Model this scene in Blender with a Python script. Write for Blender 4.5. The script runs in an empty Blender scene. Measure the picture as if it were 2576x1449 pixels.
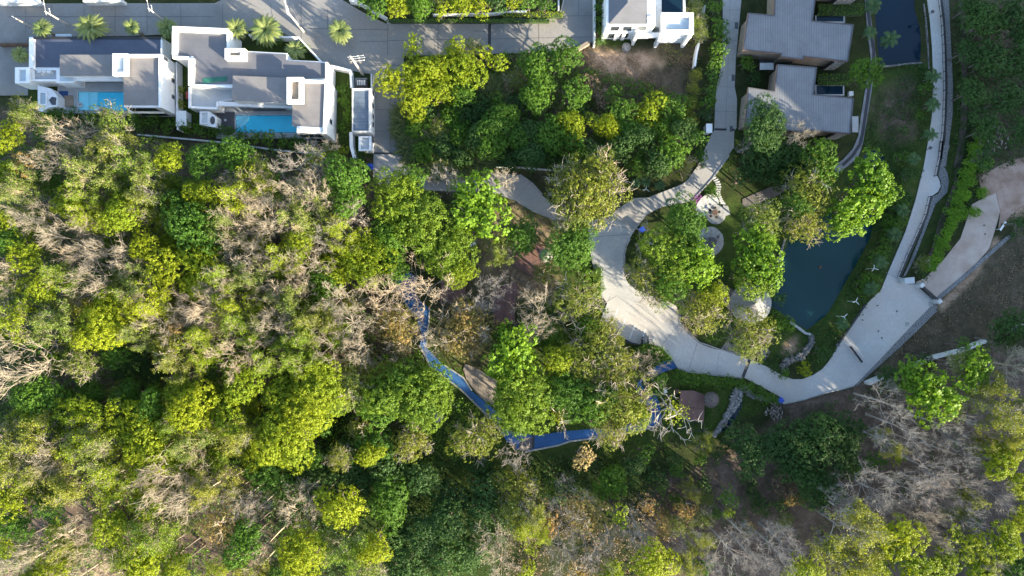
import bpy, math, random
import numpy as np
from mathutils import Vector
from mathutils.geometry import tessellate_polygon
# ------------------------------------------------------------------ camera, sky, sun, exposure
scene = bpy.context.scene
COL = scene.collection
CAMH = 117.33                      # drone height above the ground, metres
MPF = 176.0 / 2576.0               # ground metres per picture unit (the photo counted as 2576 units wide)
cam_data = bpy.data.cameras.new('camera')
cam_data.sensor_width = 36.0; cam_data.lens = 24.0
cam_data.clip_start = 1.0; cam_data.clip_end = 6000.0
cam = bpy.data.objects.new('camera', cam_data); COL.objects.link(cam)
cam.location = (0, 0, CAMH); cam.rotation_euler = (0, 0, 0)
scene.camera = cam
SUN_EL = math.radians(17.0)
SUN_AZ = (0.79, -0.61)             # horizontal direction towards the sun
world = bpy.data.worlds.new('World'); scene.world = world; world.use_nodes = True
wn = world.node_tree; bg = wn.nodes['Background']
sky = wn.nodes.new('ShaderNodeTexSky'); sky.sky_type = 'NISHITA'; sky.sun_disc = False
sky.sun_elevation = SUN_EL; sky.sun_rotation = math.atan2(SUN_AZ[0], SUN_AZ[1])
wn.links.new(sky.outputs[0], bg.inputs[0]); bg.inputs[1].default_value = 0.14
sun_data = bpy.data.lights.new('sun', 'SUN'); sun_data.energy = 5.0; sun_data.angle = math.radians(0.5)
sun_data.color = (1.0, 0.875, 0.655)
sun = bpy.data.objects.new('sun', sun_data); COL.objects.link(sun)
_d = Vector((SUN_AZ[0]*math.cos(SUN_EL), SUN_AZ[1]*math.cos(SUN_EL), math.sin(SUN_EL)))
sun.rotation_euler = _d.to_track_quat('Z', 'Y').to_euler(); sun.location = (0, 0, 200)
scene.view_settings.view_transform = 'Standard'; scene.view_settings.look = 'None'
scene.view_settings.exposure = 2.05; scene.view_settings.gamma = 1.0
scene.cycles.max_bounces = 6; scene.cycles.diffuse_bounces = 3; scene.cycles.transmission_bounces = 4
# ------------------------------------------------------------------ helpers
VIEWS = {'F': (0, 0, 1), 'Z1': (0, 0, 3.461), 'Z2': (418.6, 0, 3.0), 'Z3': (901.6, 0, 3.0), 'Z4': (1416.8, 0, 3.2143),
         'Z5': (1771.0, 0, 3.4617), 'Z6': (2125.2, 0, 3.4606), 'C1': (901.6, 386.4, 3.0), 'C2': (1416.8, 386.4, 2.8125),
         'C3': (1867.6, 386.4, 2.8125), 'C4': (2060.8, 354.2, 2.8125), 'C5': (966.0, 772.8, 2.813),
         'C6': (1545.6, 772.8, 2.8125), 'C7': (1932.0, 772.8, 2.143)}
def W(v, x, y, z=0.0):
    """a point of the site plan (read off the photo in one of its enlargements) at height z, in metres"""
    ox, oy, s = VIEWS[v]
    k = MPF * (CAMH - z) / CAMH
    return ((ox + x/s - 1288.0) * k, -(oy + y/s - 724.5) * k)
def WP(v, pts, z=0.0): return [W(v, x, y, z) for x, y in pts]
class MB:
    def __init__(s): s.v = []; s.f = []; s.smooth = False
    def add(s, vs, fs):
        o = len(s.v); s.v.extend(vs); s.f.extend([tuple(i+o for i in f) for f in fs]); return s
    def box(s, x0, y0, z0, x1, y1, z1):
        if x0 > x1: x0, x1 = x1, x0
        if y0 > y1: y0, y1 = y1, y0
        return s.add([(x0,y0,z0),(x1,y0,z0),(x1,y1,z0),(x0,y1,z0),(x0,y0,z1),(x1,y0,z1),(x1,y1,z1),(x0,y1,z1)],
              [(3,2,1,0),(4,5,6,7),(0,1,5,4),(1,2,6,5),(2,3,7,6),(3,0,4,7)])
    def prism(s, poly, z0, z1):
        a = sum(poly[i][0]*poly[(i+1) % len(poly)][1] - poly[(i+1) % len(poly)][0]*poly[i][1] for i in range(len(poly)))
        if a < 0: poly = poly[::-1]
        n = len(poly)
        vs = [(p[0], p[1], z0) for p in poly] + [(p[0], p[1], z1) for p in poly]
        tr = tessellate_polygon([[Vector((p[0], p[1], 0)) for p in poly]])
        fs = []
        for t in tr:
            a, b, c = (Vector(poly[i]) for i in t)
            if (b-a).cross(c-a) < 0: t = (t[0], t[2], t[1])
            fs.append(tuple(i+n for i in t)); fs.append((t[2], t[1], t[0]))
        fs += [(i, (i+1) % n, (i+1) % n+n, i+n) for i in range(n)]
        return s.add(vs, fs)
    def obox(s, cx, cy, hx, hy, ang, z0, z1):
        c, n = math.cos(ang), math.sin(ang)
        return s.prism([(cx+a*hx*c-b*hy*n, cy+a*hx*n+b*hy*c) for a, b in ((-1,-1),(1,-1),(1,1),(-1,1))], z0, z1)
    def wallseg(s, a, b, t, z0, z1):
        dx, dy = b[0]-a[0], b[1]-a[1]
        return s.obox((a[0]+b[0])/2, (a[1]+b[1])/2, math.hypot(dx, dy)/2, t/2, math.atan2(dy, dx), z0, z1)
    def ribbon(s, pts, w, z0, z1):
        """a strip of width w that follows a line"""
        n = len(pts); L = []; R = []
        for i in range(n):
            a = pts[max(i-1, 0)]; b = pts[min(i+1, n-1)]
            dx, dy = b[0]-a[0], b[1]-a[1]; l = math.hypot(dx, dy) or 1
            nx, ny = -dy/l, dx/l
            L.append((pts[i][0]+nx*w/2, pts[i][1]+ny*w/2)); R.append((pts[i][0]-nx*w/2, pts[i][1]-ny*w/2))
        vs = []; fs = []
        for i in range(n):
            vs += [(L[i][0], L[i][1], z0), (R[i][0], R[i][1], z0), (R[i][0], R[i][1], z1), (L[i][0], L[i][1], z1)]
        for i in range(n-1):
            o = 4*i; p = o+4
            fs += [(o+3, o+2, p+2, p+3), (o+2, o+1, p+1, p+2), (o, o+3, p+3, p), (o+1, o, p, p+1)]
        fs += [(0,1,2,3), (4*n-1, 4*n-2, 4*n-3, 4*n-4)]
        return s.add(vs, fs)
    def tube(s, pts, rads, k=6, cap=True):
        pts = [Vector(p) for p in pts]; n = len(pts); vs = []; fs = []
        for i in range(n):
            d = (pts[min(i+1, n-1)] - pts[max(i-1, 0)]).normalized()
            u = d.orthogonal().normalized() if i == 0 else (u - d*u.dot(d)).normalized()
            w = d.cross(u)
            for j in range(k):
                a = 2*math.pi*j/k
                vs.append(tuple(pts[i] + (u*math.cos(a)+w*math.sin(a))*rads[i]))
        for i in range(n-1):
            for j in range(k):
                fs.append((i*k+j, i*k+(j+1) % k, (i+1)*k+(j+1) % k, (i+1)*k+j))
        if cap: fs += [tuple(range(k))[::-1], tuple(range((n-1)*k, n*k))]
        return s.add(vs, fs)
    def lathe(s, cx, cy, prof, k=24):
        vs = []; fs = []; n = len(prof)
        for r, z in prof:
            for j in range(k):
                a = 2*math.pi*j/k; vs.append((cx+r*math.cos(a), cy+r*math.sin(a), z))
        for i in range(n-1):
            for j in range(k):
                fs.append((i*k+j, i*k+(j+1) % k, (i+1)*k+(j+1) % k, (i+1)*k+j))
        fs += [tuple(range(k))[::-1], tuple(range((n-1)*k, n*k))]
        return s.add(vs, fs)
    def mesh(s, name):
        m = bpy.data.meshes.new(name); m.from_pydata(s.v, [], s.f); m.update()
        if s.smooth: m.polygons.foreach_set('use_smooth', [True]*len(m.polygons))
        return m
def tag(o, label=None, cat=None, group=None, kind=None):
    if label: o['label'] = label
    if cat: o['category'] = cat
    if group: o['group'] = group
    if kind: o['kind'] = kind
    return o
def link(name, mesh, mat, parent=None):
    o = bpy.data.objects.new(name, mesh); COL.objects.link(o)
    if mat is not None and not mesh.materials: mesh.materials.append(mat)
    if parent is not None: o.parent = parent
    return o
def obj(name, mb, mat, parent=None, **k):
    if parent is not None and parent.type == 'EMPTY':       # parts are modelled in site coordinates
        ox, oy, oz = parent.location
        mb.v = [(x-ox, y-oy, z-oz) for x, y, z in mb.v] if not getattr(mb, 'local', False) else mb.v
    elif parent is not None and parent.parent is not None and parent.parent.type == 'EMPTY' and not getattr(mb, 'local', False):
        ox, oy, oz = parent.parent.location
        mb.v = [(x-ox, y-oy, z-oz) for x, y, z in mb.v]
    return tag(link(name, mb.mesh(name), mat, parent), **k)
def thing(name, loc, label, cat, group=None):
    o = bpy.data.objects.new(name, None); COL.objects.link(o); o.location = (loc[0], loc[1], loc[2] if len(loc) > 2 else 0.0)
    o.empty_display_size = 0.5
    return tag(o, label, cat, group)
def copy_tree(root, loc=None, rotz=None, scale=None, label=None, group=None):
    r = root.copy(); COL.objects.link(r)
    if loc: r.location = loc
    if rotz is not None: r.rotation_euler = (0, 0, rotz)
    if scale: r.scale = scale if isinstance(scale, tuple) else (scale,)*3
    if label: r['label'] = label
    if group: r['group'] = group
    for ch in list(root.children):
        c = ch.copy(); COL.objects.link(c); c.parent = r
        for g in list(ch.children):
            d = g.copy(); COL.objects.link(d); d.parent = c
    return r
# ------------------------------------------------------------------ materials (all procedural)
def new_mat(name):
    m = bpy.data.materials.new(name); m.use_nodes = True
    nt = m.node_tree; b = nt.nodes['Principled BSDF']
    return m, nt, b
def ramp(nt, fac, stops):
    r = nt.nodes.new('ShaderNodeValToRGB'); e = r.color_ramp.elements
    while len(e) < len(stops): e.new(0.5)
    for el, (p, c) in zip(e, stops): el.position = p; el.color = (c[0], c[1], c[2], 1)
    nt.links.new(fac, r.inputs[0]); return r.outputs[0]
def noise(nt, scale, detail=4, rough=0.6, vec=None):
    n = nt.nodes.new('ShaderNodeTexNoise'); n.inputs['Scale'].default_value = scale
    n.inputs['Detail'].default_value = detail; n.inputs['Roughness'].default_value = rough
    if vec is None:
        tc = nt.nodes.new('ShaderNodeTexCoord'); vec = tc.outputs['Object']
    nt.links.new(vec, n.inputs['Vector']); return n.outputs['Fac']
def mixc(nt, fac, a, b, mode='MIX'):
    m = nt.nodes.new('ShaderNodeMix'); m.data_type = 'RGBA'; m.blend_type = mode
    for sock, val in ((m.inputs[0], fac), (m.inputs[6], a), (m.inputs[7], b)):
        if hasattr(val, 'is_output'): nt.links.new(val, sock)
        elif isinstance(val, (int, float)): sock.default_value = val
        else: sock.default_value = (val[0], val[1], val[2], 1)
    return m.outputs[2]
def plain(name, col, rough=0.7, var=0.18, scale=0.7, col2=None, scale2=6.0, metal=0.0, bump=0.0):
    """a painted, plastered, wooden... surface with patchy tone"""
    m, nt, b = new_mat(name)
    c2 = col2 or tuple(c*(1-var*1.6) for c in col)
    c1 = ramp(nt, noise(nt, scale, 5), [(0.35, c2), (0.62, col)])
    c = mixc(nt, ramp(nt, noise(nt, scale2, 3), [(0.4, (0,0,0)), (0.7, (0.35,0.35,0.35))]), c1, tuple(x*(1-var) for x in col))
    nt.links.new(c, b.inputs['Base Color']); b.inputs['Roughness'].default_value = rough; b.inputs['Metallic'].default_value = metal
    if bump:
        bp = nt.nodes.new('ShaderNodeBump'); bp.inputs['Strength'].default_value = bump; bp.inputs['Distance'].default_value = 0.05
        nt.links.new(noise(nt, scale2*2, 4), bp.inputs['Height']); nt.links.new(bp.outputs[0], b.inputs['Normal'])
    return m
def concrete(name, col, stain, warm):
    m, nt, b = new_mat(name)
    big = ramp(nt, noise(nt, 0.13, 5, 0.65), [(0.3, stain), (0.62, col)])
    mid = mixc(nt, ramp(nt, noise(nt, 0.06, 3), [(0.45, (0,0,0)), (0.65, (1,1,1))]), big, warm)
    fin = mixc(nt, ramp(nt, noise(nt, 2.2, 6, 0.75), [(0.35, (0.75,0.75,0.75)), (0.62, (0,0,0))]), mid, tuple(x*0.70 for x in col))
    spt = mixc(nt, ramp(nt, noise(nt, 0.55, 7, 0.8), [(0.60, (0,0,0)), (0.72, (0.55,0.55,0.55))]), fin, tuple(x*0.6 for x in stain))
    nt.links.new(spt, b.inputs['Base Color']); b.inputs['Roughness'].default_value = 0.9
    return m
def striped(name, col, dark, period, axis=0, rough=0.45, width=0.18, metal=0.0, var=0.2, tone=0.25):
    """ribbed metal sheet, planks, tiles: dark seams every `period` metres plus patchy tone"""
    m, nt, b = new_mat(name)
    tc = nt.nodes.new('ShaderNodeTexCoord'); sp = nt.nodes.new('ShaderNodeSeparateXYZ'); nt.links.new(tc.outputs['Object'], sp.inputs[0])
    d = nt.nodes.new('ShaderNodeMath'); d.operation = 'DIVIDE'; nt.links.new(sp.outputs[axis], d.inputs[0]); d.inputs[1].default_value = period
    fr = nt.nodes.new('ShaderNodeMath'); fr.operation = 'FRACT'; nt.links.new(d.outputs[0], fr.inputs[0])
    ls = nt.nodes.new('ShaderNodeMath'); ls.operation = 'LESS_THAN'; nt.links.new(fr.outputs[0], ls.inputs[0]); ls.inputs[1].default_value = width
    fl = nt.nodes.new('ShaderNodeMath'); fl.operation = 'FLOOR'; nt.links.new(d.outputs[0], fl.inputs[0])
    wn_ = nt.nodes.new('ShaderNodeTexWhiteNoise'); wn_.noise_dimensions = '1D'; nt.links.new(fl.outputs[0], wn_.inputs['W'])
    base = ramp(nt, noise(nt, 0.5, 6, 0.7), [(0.35, tuple(c*(1-var*1.5) for c in col)), (0.65, col)])
    base = mixc(nt, tone, base, mixc(nt, wn_.outputs[0], tuple(c*0.6 for c in col), tuple(c*1.3 for c in col)))
    nt.links.new(mixc(nt, ls.outputs[0], base, dark), b.inputs['Base Color'])
    b.inputs['Roughness'].default_value = rough; b.inputs['Metallic'].default_value = metal
    return m
def foliage(name, ca, cb, trans=0.3, rough=0.55, hue=0.0, yellow=None):
    m, nt, b = new_mat(name)
    at = nt.nodes.new('ShaderNodeAttribute'); at.attribute_name = 'lv'
    oi = nt.nodes.new('ShaderNodeObjectInfo')
    ad = nt.nodes.new('ShaderNodeMath'); ad.operation = 'MULTIPLY_ADD'; nt.links.new(oi.outputs['Random'], ad.inputs[0]); ad.inputs[1].default_value = 0.4
    nt.links.new(at.outputs['Fac'], ad.inputs[2])
    c = ramp(nt, ad.outputs[0], [(0.1, cb), (1.0, ca)])
    nt.links.new(c, b.inputs['Base Color']); b.inputs['Roughness'].default_value = rough
    b.inputs['Specular IOR Level'].default_value = 0.25
    tr = nt.nodes.new('ShaderNodeBsdfTranslucent'); nt.links.new(mixc(nt, 1.0, c, (1.25, 1.15, 0.55), 'MULTIPLY'), tr.inputs[0])
    mx = nt.nodes.new('ShaderNodeMixShader'); mx.inputs[0].default_value = trans
    nt.links.new(b.outputs[0], mx.inputs[1]); nt.links.new(tr.outputs[0], mx.inputs[2])
    nt.links.new(mx.outputs[0], nt.nodes['Material Output'].inputs[0])
    return m
def twigs(name, col):
    m, nt, b = new_mat(name); oi = nt.nodes.new('ShaderNodeObjectInfo')
    c = ramp(nt, oi.outputs['Random'], [(0.0, tuple(x*0.72 for x in col)), (0.5, col), (1.0, (col[0]*1.12, col[1]*1.02, col[2]*0.92))])
    nt.links.new(mixc(nt, ramp(nt, noise(nt, 0.8, 4), [(0.4, (0.5,0.5,0.5)), (0.6, (0,0,0))]), c, tuple(x*0.6 for x in col)), b.inputs['Base Color'])
    b.inputs['Roughness'].default_value = 0.9; return m
M = {}
M['road'] = concrete('grey_concrete', (0.25,0.243,0.233), (0.13,0.127,0.122), (0.26,0.228,0.192))
M['road_pale'] = concrete('pale_concrete', (0.48,0.48,0.465), (0.30,0.305,0.30), (0.45,0.41,0.36))
M['road_wide'] = concrete('dusty_concrete', (0.52,0.51,0.49), (0.37,0.36,0.35), (0.47,0.40,0.33))
M['joint'] = plain('dark_joint', (0.12,0.12,0.125), 0.9)
M['joint_pale'] = plain('pale_joint', (0.25,0.25,0.245), 0.9)
M['road_lane_shade'] = concrete('shade_toned_lane_concrete', (0.37,0.36,0.345), (0.235,0.23,0.222), (0.37,0.33,0.285))  # darker concrete for the lanes, with the trees' shade put into its colour
M['kerb'] = plain('kerb_concrete', (0.36,0.36,0.34), 0.9, 0.25)
M['white'] = plain('white_plaster', (0.80,0.80,0.79), 0.75, 0.07, 0.4, scale2=3)
M['white_old'] = plain('weathered_white', (0.62,0.63,0.62), 0.8, 0.2, 0.9)
M['roof_dark'] = striped('slate_blue_roof', (0.065,0.077,0.115), (0.058,0.069,0.103), 0.5, 0, 0.5, 0.2, var=0.12, tone=0.05)
M['roof_grey'] = striped('charcoal_roof', (0.125,0.126,0.14), (0.108,0.109,0.121), 0.5, 1, 0.6, 0.15, var=0.14, tone=0.06)
M['roof_brown'] = striped('taupe_tile_roof', (0.20,0.186,0.182), (0.176,0.164,0.16), 0.5, 1, 0.65, 0.18, var=0.14, tone=0.06)
M['roof_metal'] = striped('ribbed_grey_metal', (0.185,0.19,0.20), (0.115,0.12,0.13), 0.4, 0, 0.5, 0.25, var=0.22, tone=0.07)
M['roof_guard'] = striped('ribbed_blue_grey_metal', (0.12,0.16,0.21), (0.07,0.09,0.12), 0.25, 1, 0.45, 0.25)
M['terrace'] = plain('terrace_tile', (0.40,0.43,0.45), 0.6, 0.1, 0.5)
M['skylight'] = plain('pale_blue_slab', (0.42,0.50,0.55), 0.4, 0.1, 0.5)
M['patio'] = plain('patio_stone', (0.36,0.37,0.37), 0.8, 0.12, 0.8)
M['slate'] = plain('dark_slate', (0.085,0.085,0.095), 0.8, 0.2, 1.0)
M['black'] = plain('black_steel', (0.018,0.018,0.02), 0.5)
M['glass'] = plain('window_glass', (0.03,0.04,0.05), 0.08, 0.1)
M['green_sheet'] = plain('green_sheet', (0.02,0.13,0.09), 0.7)
M['red'] = plain('red_paint', (0.28,0.03,0.035), 0.5)
M['cyan_tile'] = plain('pool_tile', (0.03,0.62,0.84), 0.4, 0.06)
M['cyan_pale'] = plain('pale_pool_tile', (0.30,0.74,0.84), 0.4, 0.06)
M['blue_mat'] = plain('blue_mat', (0.02,0.07,0.22), 0.7)
M['copper'] = plain('rusty_brown_fascia', (0.30,0.17,0.115), 0.7, 0.25)
M['tanwall'] = plain('sand_plaster', (0.30,0.24,0.18), 0.85, 0.2)
M['stonewall'] = plain('pale_stone', (0.36,0.34,0.315), 0.9, 0.45, 2.5, scale2=5, bump=0.5)
M['rubble'] = plain('rubble_stone', (0.22,0.21,0.195), 0.95, 0.5, 3.0, scale2=7)
M['gravel'] = plain('gravel', (0.26,0.26,0.26), 1.0, 0.5, 5.0, scale2=9)
M['pavers'] = striped('tan_pavers', (0.30,0.25,0.20), (0.16,0.14,0.12), 0.45, 0, 0.9, 0.12, var=0.3)
M['flag'] = plain('flagstone', (0.36,0.36,0.35), 0.9, 0.3, 1.6, scale2=5)
M['flag_white'] = plain('white_flagstone', (0.50,0.50,0.48), 0.9, 0.2, 1.6, scale2=5)
M['deck'] = striped('dark_red_planks', (0.17,0.088,0.072), (0.07,0.04,0.034), 0.22, 0, 0.7, 0.14)
M['wood'] = plain('brown_wood', (0.13,0.075,0.05), 0.8, 0.3)
M['thatch'] = plain('grey_thatch', (0.16,0.13,0.12), 1.0, 0.4, 4.0, scale2=12, bump=0.6)
M['thatch_pale'] = plain('pale_thatch', (0.33,0.28,0.235), 1.0, 0.35, 4.0, scale2=12, bump=0.6)
M['shell'] = striped('grey_shingle', (0.33,0.325,0.31), (0.22,0.215,0.2), 0.4, 1, 0.85, 0.12, var=0.25)
M['blue_bin'] = plain('blue_plastic', (0.012,0.07,0.50), 0.4)
M['bark'] = plain('grey_bark', (0.17,0.14,0.115), 0.95, 0.35, 2.0)
M['palm_bark'] = plain('palm_bark', (0.20,0.17,0.13), 0.95, 0.35, 3.0)
M['twig_pale'] = twigs('pale_twigs', (0.43,0.37,0.285))
M['twig_khaki'] = twigs('khaki_twigs', (0.42,0.39,0.25))
M['twig_grey'] = twigs('grey_twigs', (0.36,0.33,0.30))
M['limb_white'] = plain('bleached_limbs', (0.47,0.42,0.34), 0.85, 0.25, 1.5)
M['soil_red'] = plain('red_earth', (0.23,0.125,0.085), 1.0, 0.35, 0.6, scale2=3)
M['tyre'] = plain('tyre_rubber', (0.02,0.02,0.02), 0.9)
M['chrome'] = plain('chrome', (0.5,0.5,0.5), 0.25, metal=1.0)
M['paint_black'] = plain('black_paint', (0.015,0.015,0.018), 0.3)
M['paint_silver'] = plain('grey_paint', (0.22,0.23,0.25), 0.35)
M['line'] = plain('white_line_paint', (0.75,0.75,0.73), 0.8, 0.15, 2)
M['concrete_pole'] = plain('pole_concrete', (0.42,0.38,0.33), 0.9, 0.15)
def blue_floor():
    m, nt, b = new_mat('worn_blue_court_paint')
    c = ramp(nt, noise(nt, 0.25, 4), [(0.35, (0.010,0.065,0.19)), (0.65, (0.018,0.105,0.29))])
    c = mixc(nt, ramp(nt, noise(nt, 2.6, 6, 0.8), [(0.60, (0,0,0)), (0.70, (1,1,1))]), c, (0.12,0.20,0.30))
    c = mixc(nt, ramp(nt, noise(nt, 5, 5, 0.8), [(0.62, (0,0,0)), (0.75, (0.8,0.8,0.8))]), c, (0.07,0.06,0.045))
    nt.links.new(c, b.inputs['Base Color']); b.inputs['Roughness'].default_value = 0.75
    return m
M['blue_floor'] = blue_floor()
def water(name, col, rough, bump, scale):
    m, nt, b = new_mat(name)
    nt.links.new(ramp(nt, noise(nt, 0.06, 3), [(0.35, tuple(c*0.75 for c in col)), (0.65, col)]), b.inputs['Base Color'])
    b.inputs['Roughness'].default_value = rough; b.inputs['IOR'].default_value = 1.33
    bp = nt.nodes.new('ShaderNodeBump'); bp.inputs['Strength'].default_value = bump*0.3; bp.inputs['Distance'].default_value = 0.01
    nt.links.new(noise(nt, scale, 3), bp.inputs['Height']); nt.links.new(bp.outputs[0], b.inputs['Normal'])
    return m
M['pond'] = water('pond_water', (0.008,0.042,0.046), 0.06, 0.25, 3.0)
M['pond_dark'] = water('dark_pond_water', (0.006,0.022,0.04), 0.06, 0.3, 3.0)
def pool_water():
    m, nt, b = new_mat('clear_pool_water')
    b.inputs['Base Color'].default_value = (0.75,0.95,1.0,1); b.inputs['Roughness'].default_value = 0.02
    b.inputs['IOR'].default_value = 1.33; b.inputs['Transmission Weight'].default_value = 1.0
    t = nt.nodes.new('ShaderNodeBsdfTransparent'); t.inputs[0].default_value = (0.90,0.98,1.0,1)
    mx = nt.nodes.new('ShaderNodeMixShader'); mx.inputs[0].default_value = 0.97
    gl = nt.nodes.new('ShaderNodeBsdfGlossy'); gl.inputs['Roughness'].default_value = 0.03
    nt.links.new(gl.outputs[0], mx.inputs[1]); nt.links.new(t.outputs[0], mx.inputs[2])
    nt.links.new(mx.outputs[0], nt.nodes['Material Output'].inputs[0])
    return m
M['pool_water'] = pool_water()
LEAF = {
 'y': foliage('yellow_green_leaves', (0.33,0.37,0.014), (0.135,0.22,0.012), 0.38),
 'g': foliage('mid_green_leaves', (0.115,0.225,0.018), (0.048,0.12,0.014), 0.32),
 'd': foliage('dark_green_leaves', (0.060,0.128,0.023), (0.030,0.072,0.017), 0.25),
 'o': foliage('olive_leaves', (0.26,0.27,0.032), (0.085,0.135,0.018), 0.32),
 'r': foliage('rust_leaves', (0.42,0.24,0.09), (0.13,0.16,0.03), 0.3),
 't': foliage('bright_broad_leaves', (0.19,0.31,0.018), (0.075,0.175,0.013), 0.38),
 'k': foliage('khaki_leaves', (0.22,0.26,0.045), (0.085,0.15,0.022), 0.3),
 'm': foliage('fresh_green_leaves', (0.20,0.28,0.016), (0.06,0.135,0.013), 0.34),
 'dry': foliage('dry_brush', (0.28,0.19,0.12), (0.12,0.10,0.055), 0.2),
 'cream': foliage('cream_leaves', (0.46,0.35,0.16), (0.30,0.23,0.09), 0.3),
 'palm': foliage('palm_fronds', (0.24,0.27,0.085), (0.08,0.13,0.04), 0.2),
 'palm_dark': foliage('dark_palm_fronds', (0.06,0.115,0.035), (0.028,0.065,0.02), 0.2),
 'hedge': foliage('lime_hedge_leaves', (0.22,0.40,0.025), (0.10,0.22,0.02), 0.35),
 'purple': foliage('purple_flowers', (0.30,0.10,0.34), (0.16,0.05,0.2), 0.2),
}
# ------------------------------------------------------------------ plans of the hard surfaces and the water
P = {}
P['upper_street'] = WP('F', [(-120,9),(540,8),(640,-40),(840,-60),(862,0),(915,32),(972,60),(1060,58),(1202,55),(1395,43),(1412,30),(1419,0),(1419,-60),
    (1493,-60),(1493,103),(1485,108),(1400,127),(1328,133),(1088,139),(1015,141),(1018,200),(1025,277),(1026,384),(938,384),(937,187),(885,178),(825,165),
    (800,152),(745,101),(700,76),(520,82),(330,90),(100,92),(70,95),(70,108),(74,108),(70,240),(-120,240)])
P['park_road'] = WP('F', [(940,387.5),(1034,389),(1080,412),(1162,430),(1235,434),(1308,440),(1338,463),(1362,490),(1412,530),(1480,556),
    (1530,545),(1591,499),(1630,497),(1694,472),(1719,461),(1731,451),(1753,420),(1789,339),(1797,328),(1797,318),(1799,260),(1803,218),(1812,180),(1818,149),(1818,-60),
    (1866,-60),(1865,0),(1851,149),(1848,218),(1854,250),(1853,322),(1847,330),(1846,370),(1833,390),(1790,450),(1737,507),(1690,517),(1666,520),(1640,533),(1627,541),(1598,577),
    (1584,600),(1574,618),(1569,640),(1570,692),(1580,712),(1598,728),(1640,745),(1676,756),(1701,770),(1709,790),(1708,813),(1730,838),(1758,863),(1785,874),(1811,881),(1847,891),(1886,903),
    (1868,949),(1800,942),(1730,933),(1704,925),(1690,902),(1670,880),(1648,868),(1625,864),(1602,867),(1552,843),(1509,810),(1527,763),(1518,749),(1508,715),(1493,660),(1486,620),(1484,596),(1481,560),
    (1440,556),(1395,552),(1340,530),(1302,507),(1255,490),(1190,482),(1100,480),(1030,478),(960,470),(938,450)])
P['hill_road'] = WP('F', [(1888,903),(1937,926),(1972,947),(1995,954),(2018,954),(2045,944),(2068,929),(2083,912),(2097,890),(2110,866),(2144,816),(2178,767),(2217,728),(2239,674),(2262,620),(2278,582),(2303,504),(2324,418),
    (2335,354),(2345,289),(2348,202),(2345,120),(2340,58),(2333,0),(2330,-60),(2361,-60),(2365,0),(2375,87),(2378,231),(2375,318),(2365,419),(2358,443),(2364,456),(2366,469),(2359,483),(2344,493),(2330,540),(2317,575),(2290,638),(2264,697),
    (2300,712),(2356,756),(2300,812),(2246,869),(2200,918),(2150,969),(2115,978),(2079,986),(2020,1004),(1969,1015),(1960,997),(1915,972),(1870,949)])
P['red_lane'] = WP('F', [(2303,710),(2327,699),(2377,649),(2416,600),(2445,514),(2475,498),(2505,486),(2516,532),(2502,582),(2488,625),(2455,665),(2416,703),(2358,754)])
P['blue_path'] = WP('F', [(1690,905),(1703,925),(1672,935),(1641,951),(1636,970),(1650,990),(1661,1022),(1664,1054),(1655,1068),(1616,1080),(1563,1091),(1500,1100),(1432,1109),(1403,1119),(1321,1135),(1303,1132),(1275,1110),(1261,1089),
    (1243,1060),(1218,1036),(1165,983),(1119,947),(1083,922),(1069,890),(1056,869),(1059,836),(1048,800),(1028,770),(1005,733),(996,695),(1030,684),(1050,700),(1042,730),(1056,755),(1080,776),(1076,820),(1071,845),(1074,876),
    (1115,918),(1165,951),(1186,983),(1229,1018),(1258,1043),(1268,1075),(1285,1084),(1310,1088),(1343,1096),(1420,1085),(1499,1078),(1570,1072),(1634,1046),(1637,1034),(1629,1018),(1604,1005),(1599,988),(1604,962),(1640,930),(1668,908)])
P['big_pond'] = WP('F', [(1990,600),(2030,580),(2080,545),(2130,520),(2190,520),(2202,555),(2193,600),(2160,660),(2120,730),(2085,790),(2035,830),(1995,805),(1945,770),(1950,745),(1962,690),(1975,645)])
P['upper_pond'] = WP('F', [(2200,-60),(2206,0),(2210,60),(2216,130),(2222,161),(2280,158),(2320,154),(2322,100),(2318,60),(2306,20),(2303,-60)])
P['small_pond'] = WP('F', [(2180,385),(2200,377),(2222,384),(2228,400),(2215,420),(2190,425),(2178,405)])
P['rock_pool'] = WP('F', [(1862,1012),(1868,1020),(1850,1050),(1825,1080),(1800,1095),(1797,1090),(1825,1062),(1850,1030)])
def inside(poly, X, Y):
    r = np.zeros(X.shape, bool); n = len(poly)
    for i in range(n):
        x0, y0 = poly[i]; x1, y1 = poly[(i+1) % n]
        if y0 == y1: continue
        r ^= ((Y < y0) != (Y < y1)) & (X < (x1-x0)*(Y-y0)/(y1-y0)+x0)
    return r
def seg_dist(poly, X, Y):
    d = np.full(X.shape, 1e9); n = len(poly)
    for i in range(n):
        x0, y0 = poly[i]; x1, y1 = poly[(i+1) % n]
        dx, dy = x1-x0, y1-y0; L = dx*dx+dy*dy or 1e-9
        t = np.clip(((X-x0)*dx+(Y-y0)*dy)/L, 0, 1)
        d = np.minimum(d, np.hypot(X-x0-t*dx, Y-y0-t*dy))
    return d
def vnoise(X, Y, cell, seed):
    g = np.random.RandomState(seed).rand(128, 128)
    x = X/cell+1000.3; y = Y/cell+1000.7
    i = np.floor(x).astype(int); j = np.floor(y).astype(int); u = x-i; v = y-j
    u = u*u*(3-2*u); v = v*v*(3-2*v)
    i %= 128; j %= 128; i1 = (i+1) % 128; j1 = (j+1) % 128
    return (g[i,j]*(1-u)+g[i1,j]*u)*(1-v)+(g[i,j1]*(1-u)+g[i1,j1]*u)*v
def fbm(X, Y, cell, seed): return (vnoise(X,Y,cell,seed)*4+vnoise(X,Y,cell/2.1,seed+1)*2+vnoise(X,Y,cell/4.3,seed+2))/7
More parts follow.
